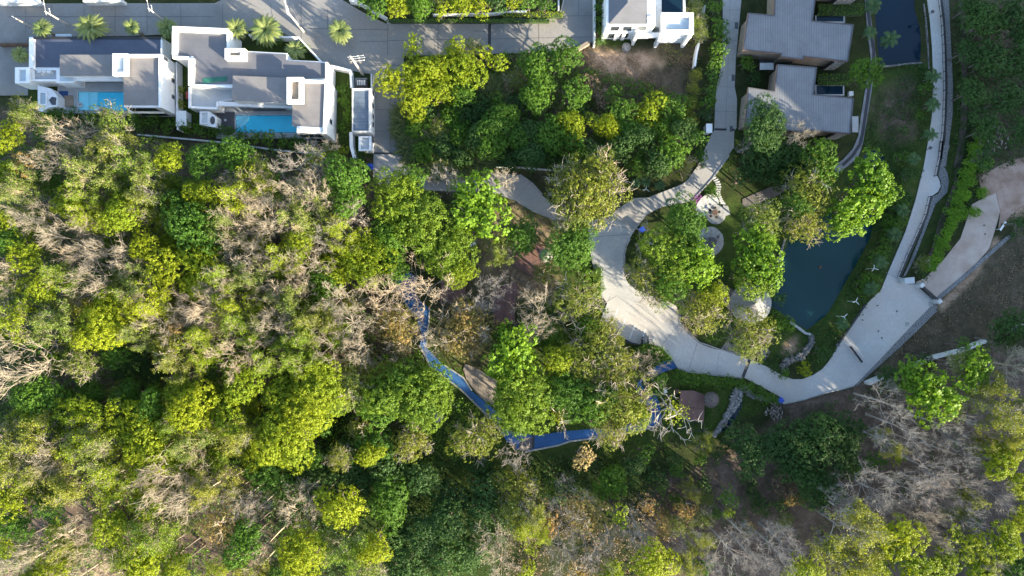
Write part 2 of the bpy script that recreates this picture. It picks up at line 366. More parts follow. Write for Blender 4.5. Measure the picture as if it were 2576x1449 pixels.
# ------------------------------------------------------------------ the ground: one sheet with basins for the ponds, to the horizon
def axis(lo, hi, step):
    mid = np.arange(lo, hi+step/2, step)
    ext = np.array([8, 25, 70, 200, 600, 1800], float)
    return np.concatenate([lo-ext[::-1], mid, hi+ext])
gx = axis(-94, 94, 0.62); gy = axis(-56, 56, 0.62)
GX, GY = np.meshgrid(gx, gy, indexing='ij')
GZ = -0.03 - 0.14*fbm(GX, GY, 3.0, 3)
for k, depth in (('big_pond', 1.6), ('upper_pond', 1.6), ('small_pond', 1.0), ('rock_pool', 0.7)):
    d = seg_dist(P[k], GX, GY); ins = inside(P[k], GX, GY)
    sd = np.where(ins, -d, d)
    t = np.clip((0.9-sd)/1.8, 0, 1); t = t*t*(3-2*t)
    GZ = GZ*(1-t) - depth*t
masks = np.zeros(GX.shape+(4,)); masks[..., 3] = 1
def paint(ch, v, pts, soft, amount=1.0):
    poly = WP(v, pts); d = seg_dist(poly, GX, GY); sd = np.where(inside(poly, GX, GY), -d, d)
    sd = sd + (fbm(GX, GY, 4.0, 11+ch)-0.5)*soft*3
    w = np.clip(0.5-sd/(2*soft), 0, 1)*amount
    for c in range(3):
        masks[..., c] = masks[..., c]*(1-w) + (w if c == ch else 0)
# 0 = lawn, 1 = brown litter and bare soil, 2 = orange or tan earth
paint(1, 'F', [(-60,260),(250,330),(420,340),(700,385),(940,420),(960,480),(940,900),(700,980),(-60,980)], 2.0, 0.75)
paint(1, 'F', [(-60,1130),(400,1100),(640,1230),(700,1380),(700,1500),(-60,1500)], 2.0)
paint(0, 'F', [(70,90),(70,112),(760,112),(930,200),(940,390),(700,350),(560,330),(60,300),(60,110)], 1.0)
paint(1, 'F', [(1300,150),(1480,120),(1730,150),(1740,250),(1700,420),(1100,430),(1030,360),(1030,290),(1200,240)], 3.0, 0.8)
paint(2, 'F', [(1475,125),(1510,112),(1640,122),(1660,160),(1600,178),(1560,205),(1510,210),(1480,180)], 1.0)
paint(0, 'F', [(1520,96),(1600,100),(1605,118),(1560,130),(1515,120)], 0.5)
paint(0, 'F', [(1850,340),(1850,385),(1740,520),(1990,470),(2000,560),(1950,760),(1860,890),(1720,800),(1590,690),(1590,600),(1700,520),(1780,450)], 1.5)
paint(1, 'F', [(1920,370),(1990,380),(2000,420),(1930,430)], 1.5, 0.5)
paint(0, 'F', [(1290,500),(1460,560),(1510,800),(1650,870),(1690,1060),(1600,1150),(1300,1180),(1080,1180),(1010,1050),(1060,900),(1090,700),(1180,600)], 2.0, 0.85)
paint(2, 'F', [(1180,600),(1290,500),(1400,560),(1400,700),(1330,760),(1260,760),(1200,720)], 1.5, 0.6)
paint(1, 'F', [(1090,640),(1250,640),(1320,760),(1300,860),(1200,930),(1110,900),(1080,760)], 1.5, 0.4)
paint(0, 'F', [(1690,930),(1900,960),(1960,1010),(1840,1060),(1800,1100),(1690,1100),(1650,1080)], 0.8)
paint(0, 'F', [(1990,560),(2180,370),(2160,150),(2330,160),(2340,300),(2330,420),(2240,700),(2100,880),(2060,930),(1920,900),(1940,780)], 1.5)
paint(1, 'F', [(2190,270),(2290,180),(2320,230),(2300,330),(2220,360),(2180,320)], 1.5, 0.8)
paint(2, 'F', [(1975,865),(2002,850),(2012,880),(1985,895),(1968,890)], 0.6)
paint(0, 'F', [(2380,-60),(2400,-60),(2420,300),(2400,500),(2310,680),(2290,680),(2375,460),(2395,300)], 0.8, 0.7)
paint(1, 'F', [(2420,-60),(2640,-60),(2640,330),(2560,420),(2470,420),(2440,300)], 2.5, 0.6)
paint(2, 'F', [(2462,440),(2540,405),(2640,395),(2640,530),(2530,560),(2515,520)], 0.8)
paint(1, 'F', [(2360,770),(2500,630),(2560,560),(2640,560),(2640,860),(2480,870),(2300,940),(2170,975)], 1.0, 0.5)
paint(1, 'F', [(2200,985),(2320,945),(2480,880),(2640,840),(2640,1500),(1620,1500),(1640,1220),(1740,1180),(1960,1050),(2090,1000),(2160,975)], 1.5)
paint(2, 'F', [(2365,765),(2440,690),(2505,600),(2520,610),(2450,700),(2370,780)], 0.4, 0.9)
paint(1, 'F', [(1940,1005),(2160,975),(2190,1010),(2000,1040)], 0.8)
paint(0, 'F', [(900,1130),(1300,1190),(1640,1160),(1700,1180),(1640,1240),(1330,1240),(1250,1500),(900,1500),(880,1180)], 3.0, 0.7)
nx, ny = GX.shape
idx = np.arange(nx*ny).reshape(nx, ny)
quads = np.stack([idx[:-1,:-1], idx[1:,:-1], idx[1:,1:], idx[:-1,1:]], -1).reshape(-1, 4)
gm = bpy.data.meshes.new('ground')
gm.from_pydata(np.stack([GX, GY, GZ], -1).reshape(-1, 3).tolist(), [], quads.tolist())
ca = gm.color_attributes.new('cover', 'FLOAT_COLOR', 'POINT'); ca.data.foreach_set('color', masks.reshape(-1).astype(np.float32))
gm.polygons.foreach_set('use_smooth', [True]*len(gm.polygons)); gm.update()
def ground_mat():
    m, nt, b = new_mat('earth_grass_and_litter')
    at = nt.nodes.new('ShaderNodeAttribute'); at.attribute_name = 'cover'
    sp = nt.nodes.new('ShaderNodeSeparateColor'); nt.links.new(at.outputs['Color'], sp.inputs[0])
    fine = noise(nt, 3.5, 7, 0.8); med = noise(nt, 0.5, 6, 0.75)
    wild = ramp(nt, med, [(0.32, (0.022,0.028,0.012)), (0.52, (0.035,0.05,0.015)), (0.7, (0.075,0.06,0.035))])
    lawn = ramp(nt, med, [(0.3, (0.025,0.052,0.010)), (0.55, (0.05,0.085,0.016)), (0.75, (0.11,0.085,0.04))])
    soil = ramp(nt, med, [(0.3, (0.075,0.055,0.042)), (0.55, (0.165,0.12,0.092)), (0.75, (0.27,0.21,0.17))])
    tan = ramp(nt, med, [(0.3, (0.22,0.13,0.085)), (0.55, (0.46,0.32,0.22)), (0.75, (0.56,0.43,0.32))])
    c = mixc(nt, sp.outputs[0], wild, lawn); c = mixc(nt, sp.outputs[1], c, soil); c = mixc(nt, sp.outputs[2], c, tan)
    c = mixc(nt, ramp(nt, fine, [(0.35, (0.55,0.55,0.55)), (0.6, (0,0,0))]), c, (0.03,0.025,0.016))
    c = mixc(nt, ramp(nt, noise(nt, 6, 4, 0.8), [(0.66, (0,0,0)), (0.74, (0.5,0.5,0.5))]), c, (0.2,0.17,0.12))
    nt.links.new(c, b.inputs['Base Color']); b.inputs['Roughness'].default_value = 1.0
    b.inputs['Specular IOR Level'].default_value = 0.1
    bp = nt.nodes.new('ShaderNodeBump'); bp.inputs['Strength'].default_value = 0.6; bp.inputs['Distance'].default_value = 0.15
    nt.links.new(noise(nt, 2.0, 6, 0.8), bp.inputs['Height']); nt.links.new(bp.outputs[0], b.inputs['Normal'])
    return m
tag(link('ground', gm, ground_mat()), kind='structure')
# unseen bare ridge east and south, shaped to keep the low sun off the eastern half
def ridge_height(s):
    r = np.interp(s, [-140,-95,-60,-45,-15,0,10,28,38,50,58,110,150], RIDGE)
    r = r + (fbm(s*1.0, s*0+3, 9.0, 21)-0.5)*5 + (vnoise(s, s*0+9, 2.6, 25)-0.5)*4
    return np.maximum(r, 0.5)
RIDGE = [3, 3, 6, 17, 26, 25, 23, 24, 34, 36, 46, 48, 24]  # heights set strip by strip for the shade they cast
ts = np.array([112,116,120,123,125,127,131,138,150,175,230], float); prof = np.array([0,.2,.55,.85,1,.95,.85,.75,.6,.35,0])
ss = np.arange(-150, 155, 0.8)
TT, SS = np.meshgrid(ts, ss, indexing='ij')
ax_, ay_ = SUN_AZ
n_ = math.hypot(ax_, ay_); ax_ /= n_; ay_ /= n_
HZ = prof[:, None]*ridge_height(ss)[None, :] - 0.6
HX = TT*ax_ - SS*ay_*1.0; HY = TT*ay_ + SS*ax_
hv = np.stack([HX, HY, HZ], -1).reshape(-1, 3); hi = np.arange(len(hv)).reshape(TT.shape)
hq = np.stack([hi[:-1,:-1], hi[1:,:-1], hi[1:,1:], hi[:-1,1:]], -1).reshape(-1, 4)
hm = bpy.data.meshes.new('shading_hills'); hm.from_pydata(hv.tolist(), [], hq.tolist()); hm.update()
M['hill'] = plain('hillside_green', (0.05,0.08,0.025), 1.0, 0.4, 0.3, scale2=1.5)
tag(link('shading_hills', hm, M['hill']), kind='structure')
# ------------------------------------------------------------------ roads, paths and water
def sheet(name, poly, z, mat, z0=-0.4): return obj(name, MB().prism(poly, z0, z), mat, kind='structure')
sheet('street', P['upper_street'], 0.020, M['road'])
sheet('park_road', P['park_road'], 0.024, M['road_pale'])
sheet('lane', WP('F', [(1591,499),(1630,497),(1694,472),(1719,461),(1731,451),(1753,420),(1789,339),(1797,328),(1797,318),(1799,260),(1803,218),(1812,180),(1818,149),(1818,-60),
    (1866,-60),(1865,0),(1851,149),(1848,218),(1854,250),(1853,322),(1847,330),(1846,370),(1833,390),(1790,450),(1737,507),(1690,517),(1666,520),(1640,533),(1627,541),(1598,577),(1560,560),(1500,545),(1530,545)]), 0.0285, M['road_lane_shade'])  # overlay on the park road, toned down for the tree shade
sheet('lane', WP('F', [(940,387.5),(1034,389),(1080,412),(1162,430),(1235,434),(1308,440),(1338,463),(1362,490),(1412,530),(1480,556),(1440,556),(1395,552),(1340,530),(1302,507),(1255,490),(1190,482),(1100,480),(1030,478),(960,470),(938,450)]), 0.0285, M['road_lane_shade'])  # left road: same overlay with tree shade in its tone
sheet('hill_road', P['hill_road'], 0.028, M['road_wide'])
sheet('red_lane', P['red_lane'], 0.022, plain('red_dust_concrete', (0.47,0.39,0.33), 0.95, 0.2, 0.35, col2=(0.36,0.26,0.205)))
sheet('dirt_clearing', WP('F', [(2462,446),(2500,425),(2540,404),(2590,392),(2660,380),(2660,500),(2600,512),(2565,520),(2540,545),(2522,566),(2512,575),(2517,532),(2506,487),(2472,499)]), 0.008, plain('red_dirt', (0.42,0.30,0.235), 1.0, 0.3, 0.4, col2=(0.25,0.155,0.11), scale2=2.5))
sheet('path', P['blue_path'], 0.018, M['blue_floor'])
b = MB()
def joint(v, a, c, w=0.09, z=0.034): b.ribbon([W(v, *a), W(v, *c)], w, z-0.01, z)
for a, c in (((20,42),(540,42)),((1190,78),(1230,80)),):
    joint('F', a, c)
for x in (65,130,212,290,370,455,560): joint('F', (x,12), (x,80), 0.07)
joint('F', (680,8),(690,72)); joint('F', (758,5),(758,110)); joint('F', (824,22),(824,70)); joint('F', (820,74),(976,74)); joint('F', (758,72),(824,72))
joint('F', (976,62),(975,138)); joint('F', (905,104),(976,104)); joint('F', (976,102),(1230,98)); joint('F', (930,165),(1018,164)); joint('F', (981,165),(982,384))
joint('F', (937,226),(1020,226)); joint('F', (938,276),(1024,276)); joint('F', (938,330),(1026,330)); joint('F', (1102,58),(1102,136)); joint('F', (1355,48),(1356,130)); joint('F', (1230,98),(1492,93)); joint('F', (1424,40),(1492,40)); joint('F', (1455,-20),(1455,40))
obj('slab_joints', b, M['joint'], kind='structure')
b = MB()
joint('C2', (190,590),(465,572)); joint('C2', (290,1060),(380,1005)); joint('C2', (380,1005),(750,1285)); joint('C2', (705,1345),(830,1195)); joint('C2', (795,250),(835,345)); joint('C2', (320,1040),(330,1010))
joint('C6', (525,445),(585,255)); joint('C2', (180,490),(500,530), 0.12)
joint('Z4', (1350,0),(1335,480)); joint('Z4', (1300,80),(1432,80)); joint('Z4', (1335,480),(1310,1030)); joint('Z4', (1250,700),(1380,705)); joint('Z4', (1285,320),(1420,330)); joint('Z4', (1225,900),(1405,905))
joint('C4', (470,930),(560,975)); joint('F', (1240,445),(1255,485)); joint('F', (1120,425),(1110,478)); joint('F', (1330,460),(1300,500)); joint('C6', (740,320),(725,470), 0.05)
obj('slab_joints', b, M['joint_pale'], kind='structure')
b = MB()
for v, a, c, w in (('F',(1232,55),(1231,134),0.5),('F',(939,385.6),(1033,387),0.32),('F',(1798,325.5),(1848,326.5),0.36),('F',(1886,904),(1869,948),0.55)):
    b.ribbon([W(v,*a), W(v,*c)], w, 0.0, 0.036)
obj('drain_channels', b, M['black'], kind='structure')
b = MB()
for a, c in (((315,1065),(262,1190)),((388,1095),(340,1215)),((440,1172),(386,1296)),((508,1215),(468,1310)),((582,1243),(562,1300)),((646,1303),(632,1342))):
    b.ribbon([W('C2',*a), W('C2',*c)], 0.13, 0.0, 0.034)
obj('parking_markings', b, M['line'], kind='structure')
b = MB()
def kerb(v, pts, w=0.2, h=0.13): b.ribbon(WP(v, pts), w, -0.2, h)
kerb('F', [(973,59),(1060,57),(1202,54),(1395,42),(1411,30),(1418,0),(1418,-50)]); kerb('F', [(1028,276),(1028,383)]); kerb('F', [(1479,557),(1482,596),(1484,622),(1491,660),(1506,716),(1516,750)])
kerb('F', [(1585,601),(1576,618),(1571,640),(1572,690)]); kerb('F', [(1592,500),(1630,498.5),(1694,474),(1720,463),(1733,452)]); kerb('F', [(1711,790),(1710,812),(1732,836),(1759,861),(1812,879.5),(1847,889.5)])
kerb('F', [(1704,927),(1730,935),(1800,944),(1867,950.5)]); kerb('F', [(1302,508),(1342,531),(1395,553.5)]); kerb('F', [(1308,439),(1339,461),(1364,489)]); kerb('F', [(1834,391),(1791,451),(1739,508)])
kerb('F', [(1970,1016),(2020,1005.5),(2079,987.5),(2115,979.5),(2150,970)])
obj('kerb', b, M['kerb'], kind='structure')
b = MB()
kerb('F', [(1261,1090),(1242,1061),(1217,1037),(1164,984),(1118,948),(1082,923),(1068,891),(1055,869)], 0.28, 0.12)
kerb('F', [(1045,800),(1026,771),(1003,734),(994,696)], 0.28, 0.12)
kerb('F', [(1663,1056),(1656,1070),(1616,1081.5),(1563,1092.5),(1500,1101.5),(1432,1110.5),(1403,1120.5),(1321,1136.5)], 0.28, 0.12)
kerb('F', [(1635,1046),(1638,1034),(1630,1017),(1603,1004)], 0.28, 0.12)
kerb('F', [(1116,917),(1166,950),(1187,982)], 0.22, 0.12); kerb('F', [(1081,776),(1078,820),(1073,845)], 0.22, 0.12)
obj('kerb', b, M['kerb'], kind='structure')
b = MB(); b.ribbon(WP('C5', [(1053,838),(1058,915),(1056,1000)]), 0.35, 0.0, 0.03); obj('drain_channels', b, M['black'], kind='structure')
b = MB(); b.prism(WP('C5', [(950,1010),(960,955),(1000,930),(1050,915),(1050,1002),(1000,1018)]), -0.2, 0.026); obj('path', b, plain('bare_path_concrete', (0.13,0.12,0.135), 0.9, 0.3, 0.8), kind='structure')
def pond(name, key, z, mat):
    pts = P[key]; cx = sum(p[0] for p in pts)/len(pts); cy = sum(p[1] for p in pts)/len(pts)
    grow = [(cx+(x-cx)*(1+1.2/math.hypot(x-cx, y-cy)), cy+(y-cy)*(1+1.2/math.hypot(x-cx, y-cy))) for x, y in pts]
    tr = tessellate_polygon([[Vector((p[0], p[1], 0)) for p in grow]])
    mb = MB(); fs = []
    for t in tr:
        a, c, d = (Vector(grow[i]) for i in t)
        fs.append(tuple(t) if (c-a).cross(d-a) > 0 else (t[0], t[2], t[1]))
    mb.add([(p[0], p[1], z) for p in grow], fs)
    return obj(name, mb, mat, kind='structure')
pond('pond_water', 'big_pond', -0.75, M['pond']); pond('pond_water', 'upper_pond', -0.75, M['pond_dark']); pond('pond_water', 'small_pond', -0.5, M['pond_dark']); pond('pond_water', 'rock_pool', -0.33, M['pond_dark'])
# footpaths and verges
b = MB(); b.prism(WP('Z5', [(1395,-60),(1405,60),(1425,300),(1452,500),(1440,600),(1410,740),(1385,900),(1365,1020),(1345,1180),(1300,1290),(1210,1390),(1120,1450),(1160,1510),(1250,1449),(1340,1370),(1385,1250),(1400,1150),(1425,1000),(1450,850),(1475,700),(1500,520),(1480,330),(1450,130),(1437,-60)]), -0.3, 0.016)
obj('footpath', b, plain('grey_footpath', (0.22,0.225,0.235), 0.9, 0.25, 0.8), kind='structure')
b = MB(); b.prism(WP('C3', [(340,180),(200,235),(0,322),(0,360),(30,375),(130,345),(240,300),(365,225)]), -0.3, 0.017); obj('boardwalk', b, striped('grey_brown_boards', (0.15,0.13,0.115), (0.07,0.06,0.055), 0.3, 0, 0.85, 0.15, tone=0.2), kind='structure')
b = MB(); b.ribbon(WP('Z5', [(1419,-60),(1424,60),(1447,250),(1477,430),(1478,520),(1452,680),(1430,820),(1405,1000),(1378,1170),(1355,1260),(1290,1360),(1205,1440)]), 0.55, 0.0, 0.022); obj('drain_channels', b, plain('dark_gutter', (0.04,0.04,0.05), 0.8), kind='structure')
b = MB(); b.prism(WP('Z6', [(845,-60),(868,130),(884,400),(894,700),(890,900),(878,1200),(850,1449),(880,1449),(912,1200),(938,1000),(942,750),(930,500),(915,200),(905,-60)]), -0.3, 0.012)
b.prism(WP('C4', [(878,30),(845,250),(862,280),(866,330),(845,375),(805,392),(735,622),(640,860),(585,975),(615,950),(680,820),(760,610),(825,445),(905,365),(918,290),(905,220),(880,180),(925,30)]), -0.3, 0.013)
b.ribbon(WP('C4', [(530,1445),(640,1350),(750,1235),(830,1165)]), 0.9, -0.3, 0.011); b.ribbon(WP('C7', [(470,412),(560,330),(700,205),(800,110),(900,10)]), 1.0, -0.3, 0.0105)
obj('gravel_verge', b, M['gravel'], kind='structure')
b = MB(); b.prism(WP('Z6', [(985,-60),(1005,150),(1015,400),(1020,700),(1012,1000),(990,1250),(950,1449),(1000,1520),(1045,1300),(1062,1000),(1066,700),(1055,400),(1045,100),(1030,-60)]), -0.3, 0.006)
b.prism(WP('C4', [(1000,0),(965,120),(955,300),(900,440),(850,560),(800,750),(740,870),(790,830),(850,720),(890,580),(935,470),(985,360),(995,200),(1030,0)]), -0.3, 0.007)
obj('dirt_path', b, plain('brown_dirt_path', (0.13,0.10,0.085), 1.0, 0.35, 0.6), kind='structure')
b = MB(); b.prism(WP('C5', [(575,400),(640,425),(720,470),(800,520),(800,640),(770,690),(720,670),(640,590),(585,510),(560,440)]), -0.3, 0.03); obj('paved_terrace', b, M['pavers'], kind='structure')
def disc(v, cx, cy, r, sx=1.0, n=40, wob=0.0, seed=1):
    rr = random.Random(seed)
    return [(cx+r*sx*math.cos(2*math.pi*i/n)*(1+wob*(rr.random()-.5)), cy+r*math.sin(2*math.pi*i/n)*(1+wob*(rr.random()-.5))) for i in range(n)]
b = MB(); b.prism(WP('C2', disc('C2', 1040, 620, 103, 0.93, wob=0.05)), -0.3, 0.035); b.prism(WP('C2', disc('C2', 1080, 430, 70)), -0.3, 0.05); b.prism(WP('C2', [(1130,365),(1165,370),(1182,430),(1140,445)]), -0.3, 0.045)
obj('paved_terrace', b, M['flag'], kind='structure'); b = MB(); b.prism(WP('C2', [(1095,885),(1160,940),(1250,985),(1330,1000),(1400,990),(1449,1010),(1449,1110),(1330,1100),(1200,1130),(1150,1080),(1095,985)]), -0.3, 0.03); b.prism(WP('C2', [(1110,1395),(1150,1330),(1230,1360),(1260,1430)]), -0.3, 0.02)
obj('paved_terrace', b, plain('dark_flagstone', (0.21,0.19,0.18), 0.9, 0.4, 1.2, scale2=5), kind='structure')
b = MB()
outer = [(940+0, 440), (932,400), (945,355), (975,315), (1010,290), (1050,284), (1080,305), (1098,335)]
b.prism(WP('C2', outer+[(1100,355),(1060,362),(1030,385),(1012,420),(1005,440)]), -0.3, 0.12); b.prism(WP('C2', outer+[(1075,330),(1035,345),(1000,372),(975,410),(970,442)]), -0.3, 0.32)
obj('terrace_steps', b, M['flag_white'], kind='structure')
b = MB()
for x, y, a in ((1066,175,35),(1080,188,30),(1090,202,20),(1097,218,10),(1100,235,5),(1097,252,0),(1094,268,-8),(1096,284,-12),(1103,299,-20),(1110,313,-22),(1117,327,-25),(1122,340,-10),(1130,352,0)):
    p = W('C2', x, y); b.obox(p[0], p[1], 0.42, 0.13, math.radians(a-8), -0.2, 0.05)
obj('stepping_stones', b, M['flag_white'], kind='structure')
# ------------------------------------------------------------------ plants: prototypes
def leaf_mesh(name, centers, normals, size, rs, lv, aspect=0.62, fold=0.18):
    """many single leaves (folded diamonds) as one mesh; lv = tone of each leaf"""
    n = len(centers)
    nrm = normals/np.linalg.norm(normals, axis=1, keepdims=True)
    h = rs.normal(size=(n, 3)); u = np.cross(nrm, h); u /= np.linalg.norm(u, axis=1, keepdims=True)+1e-9
    w = np.cross(nrm, u); sz = (size*(0.7+0.6*rs.rand(n)))[:, None] if np.isscalar(size) else (size*(0.7+0.6*rs.rand(n)))[:, None]
    a = centers-u*sz*0.5; c = centers+u*sz*0.5
    bq = centers+w*sz*0.5*aspect+nrm*sz*fold*0.5; d = centers-w*sz*0.5*aspect+nrm*sz*fold*0.5
    v = np.stack([a, bq, c, d], 1).reshape(-1, 3)
    return faces_mesh(name, v, np.arange(4*n).reshape(n, 4), np.repeat(lv, 4))
def faces_mesh(name, v, f, lv=None):
    m = bpy.data.meshes.new(name); n = len(f); k = f.shape[1]
    m.vertices.add(len(v)); m.vertices.foreach_set('co', np.asarray(v, np.float32).reshape(-1))
    m.loops.add(n*k); m.loops.foreach_set('vertex_index', f.reshape(-1).astype(np.int32))
    m.polygons.add(n); m.polygons.foreach_set('loop_start', (np.arange(n)*k).astype(np.int32))
    if lv is not None:
        at = m.attributes.new('lv', 'FLOAT', 'POINT'); at.data.foreach_set('value', np.asarray(lv, np.float32))
    m.update(calc_edges=True); m.validate(); return m
def rand_dirs(rs, n, zmin=-0.2):
    d = rs.normal(size=(n*4, 3)); d /= np.linalg.norm(d, axis=1, keepdims=True); d = d[d[:, 2] > zmin]
    while len(d) < n: d = np.concatenate([d, d])
    return d[:n]
def leafy_crown(name, seed, R, nb, leaf, clump, per, flat=0.72, gap=0.0, spread=0.62, nclump=None, aspect=0.62):
    rs = np.random.RandomState(seed); C = []; N = []; L = []; S = []
    ex = np.array([0.86, 1.12]) if seed % 2 else np.array([1.08, 0.92])
    for i in range(nb):
        a = i*2.399963+rs.rand()*0.9; q = math.sqrt((i+0.4)/nb)*R*spread*1.12*(0.85+0.3*rs.rand())
        rb = R*(0.22+0.26*rs.rand())*(1.0 if i > 1 else 1.2)
        bc = np.array([q*math.cos(a)*ex[0], q*math.sin(a)*ex[1], flat*math.sqrt(max(R*R-q*q*1.1, 0.02))*0.75-R*0.25+rs.normal()*R*0.10])
        tone_b = rs.rand()
        nc = nclump or int(5.2*(rb/clump)**2*0.62)
        dirs = rand_dirs(rs, nc, -0.30)
        dirs = dirs[rs.rand(len(dirs)) > gap]
        for d in dirs:
            cc = bc+d*rb*np.array([1, 1, 0.85])*(0.86+0.22*rs.rand())
            tone = 0.35*tone_b+0.45*rs.rand(); k = max(3, int(per*(0.7+0.6*rs.rand())))
            dd = rand_dirs(rs, k, -0.4); mixd = dd*0.75+d*0.8
            C.append(cc+mixd/np.linalg.norm(mixd, axis=1, keepdims=True)*clump*(0.25+1.05*rs.rand(k, 1)))
            N.append(mixd+rs.normal(size=(k, 3))*0.45+np.array([0, 0, 0.25])); L.append(np.clip(tone+0.14*rs.rand(k), 0, 1))
    C = np.concatenate(C); N = np.concatenate(N); L = np.concatenate(L)
    return leaf_mesh(name, C, N, leaf, rs, L*0.75, aspect)
def tubes_mesh(name, segs, k=4):
    """segs: list of (p0, p1, r0, r1) as one mesh of tapered tubes"""
    A = np.array([s[0] for s in segs], float); B = np.array([s[1] for s in segs], float)
    r0 = np.array([s[2] for s in segs]); r1 = np.array([s[3] for s in segs])
    d = B-A; d /= np.linalg.norm(d, axis=1, keepdims=True)+1e-9
    h = np.where(np.abs(d[:, 2:3]) < 0.9, np.array([[0, 0, 1.0]]), np.array([[1.0, 0, 0]]))
    u = np.cross(d, h); u /= np.linalg.norm(u, axis=1, keepdims=True); w = np.cross(d, u)
    V = []
    for P_, r in ((A, r0), (B, r1)):
        for j in range(k):
            t = 2*math.pi*j/k; V.append(P_+(u*math.cos(t)+w*math.sin(t))*r[:, None])
    V = np.stack(V, 1); n = len(segs)
    f = np.array([[j, (j+1) % k, (j+1) % k+k, j+k] for j in range(k)])
    F = (f[None]+(np.arange(n)*2*k)[:, None, None]).reshape(-1, 4)
    return faces_mesh(name, V.reshape(-1, 3), F)
def branch_tree(seed, R, H, levels=4, limbs=6, kids=5, lift=0.55, tw=0.030, twl=0.9, first=0.4, r0=0.16, droop=0.0, wob=0.25):
    """a branching skeleton: list of limbs segments, list of twig segments, tips; crown centre at z=0, ground at z=-H"""
    rs = np.random.RandomState(seed); big = []; fine = []; tips = []
    def grow(p, d, length, r, lev):
        n = 3 if lev < levels-1 else 2
        pts = [p]; dd = d.copy()
        for i in range(n):
            dd = dd+rs.normal(size=3)*wob*(0.6 if lev == 0 else 1)+np.array([0, 0, (0.18-droop)*(lev > 0)]); dd /= np.linalg.norm(dd)
            pts.append(pts[-1]+dd*length/n)
        for i in range(n):
            ra = r*(1-0.55*i/n); rb = r*(1-0.55*(i+1)/n)
            (big if lev < 2 else fine).append((pts[i], pts[i+1], ra, rb))
        if lev == levels-1: tips.append(pts[-1]); return
        nk = kids+rs.randint(-1, 2) if lev > 0 else kids
        for j in range(nk):
            t = first+(1-first)*(j+rs.rand()*0.8)/nk; t = min(t, 0.999)
            i = int(t*n); q = pts[i]+(pts[i+1]-pts[i])*(t*n-i)
            side = rs.normal(size=3); side -= dd*side.dot(dd); side /= np.linalg.norm(side)
            nd = dd*(0.75+0.2*rs.rand())+side*(0.75+0.3*rs.rand()); nd /= np.linalg.norm(nd)
            grow(q, nd, length*(0.46+0.2*rs.rand())*(1.15 if lev == 0 else 1), max(r*0.48, tw), lev+1)
    for i in range(limbs):
        a = 2*math.pi*(i+0.6*rs.rand())/limbs; el = lift*(0.6+0.7*rs.rand()) if i else 1.35
        d = np.array([math.cos(a)*math.cos(el), math.sin(a)*math.cos(el), math.sin(el)])
        p = np.array([0, 0, -R*0.75+R*0.5*rs.rand()])
        grow(p, d, R*(0.75+0.25*rs.rand()), r0*0.55, 0)
    return big, fine, np.array(tips), rs
def trunk_mesh(name, seed, r, top=0.0, lean=0.03):
    """unit-high tapered trunk with a root flare, from z=0 to z=1"""
    rs = random.Random(seed); mb = MB(); pts = []; rad = []
    for i in range(7):
        t = i/6; pts.append((lean*math.sin(2.2*t+seed)*3, lean*math.cos(1.7*t+seed)*3-lean*3*math.cos(seed), t)); rad.append(r*(1.7 if i == 0 else 1.1-0.5*t))
    mb.tube(pts, rad, 7); mb.smooth = True
    return mb.mesh(name)
PROTO = {}
TRUNKS = [trunk_mesh('trunk', i, 0.17) for i in range(3)]
for i, t in enumerate(TRUNKS): t.materials.append(M['bark'])
def limbs_for(seed, R, n=7):
    big, fine, tips, rs = branch_tree(seed, R*0.95, 1, levels=2, limbs=n, kids=3, lift=0.35, r0=0.22)
    return tubes_mesh('limbs', big, 5)
for i in range(5):
    PROTO['L%d' % i] = (leafy_crown('crown', 100+i, 5.2, 22, 0.25, 0.44, 15, gap=0.14), limbs_for(200+i, 4.4), 5.2)
for i in range(6):
    PROTO['M%d' % i] = (leafy_crown('crown', 120+i, 3.4, 15, 0.23, 0.35, 14, gap=0.16, spread=0.66), limbs_for(220+i, 2.9), 3.4)
for i in range(3):
    PROTO['S%d' % i] = (leafy_crown('crown', 140+i, 2.0, 7, 0.27, 0.33, 8, gap=0.08), limbs_for(240+i, 1.6, 5), 2.0)
for i in range(3):      # loose crowns in separate tufts
    PROTO['O%d' % i] = (leafy_crown('crown', 160+i, 4.2, 24, 0.25, 0.40, 9, gap=0.48, spread=0.74, flat=0.6), None, 4.2)
for i in range(3):      # broad leaves
    PROTO['T%d' % i] = (leafy_crown('crown', 180+i, 4.2, 18, 0.44, 0.58, 9, gap=0.18, aspect=0.8), limbs_for(260+i, 3.6), 4.2)
BARE = []
for i in range(7):
    big, fine, tips, rs = branch_tree(300+i, 4.0, 1, levels=4, limbs=7+i % 3, kids=5, lift=0.6, tw=0.019, wob=0.2, r0=0.11)
    BARE.append((tubes_mesh('limbs', big, 4), tubes_mesh('twigs', fine, 3), tips, rs, 3.9))
BARE2 = []
for i in range(5):
    big, fine, tips, rs = branch_tree(320+i, 4.0, 1, levels=4, limbs=6+i % 3, kids=5, lift=0.5, tw=0.0165, wob=0.24, r0=0.085)
    BARE2.append((tubes_mesh('limbs', big, 4), tubes_mesh('twigs', fine, 3), tips, rs, 4.0))
SEMI = []
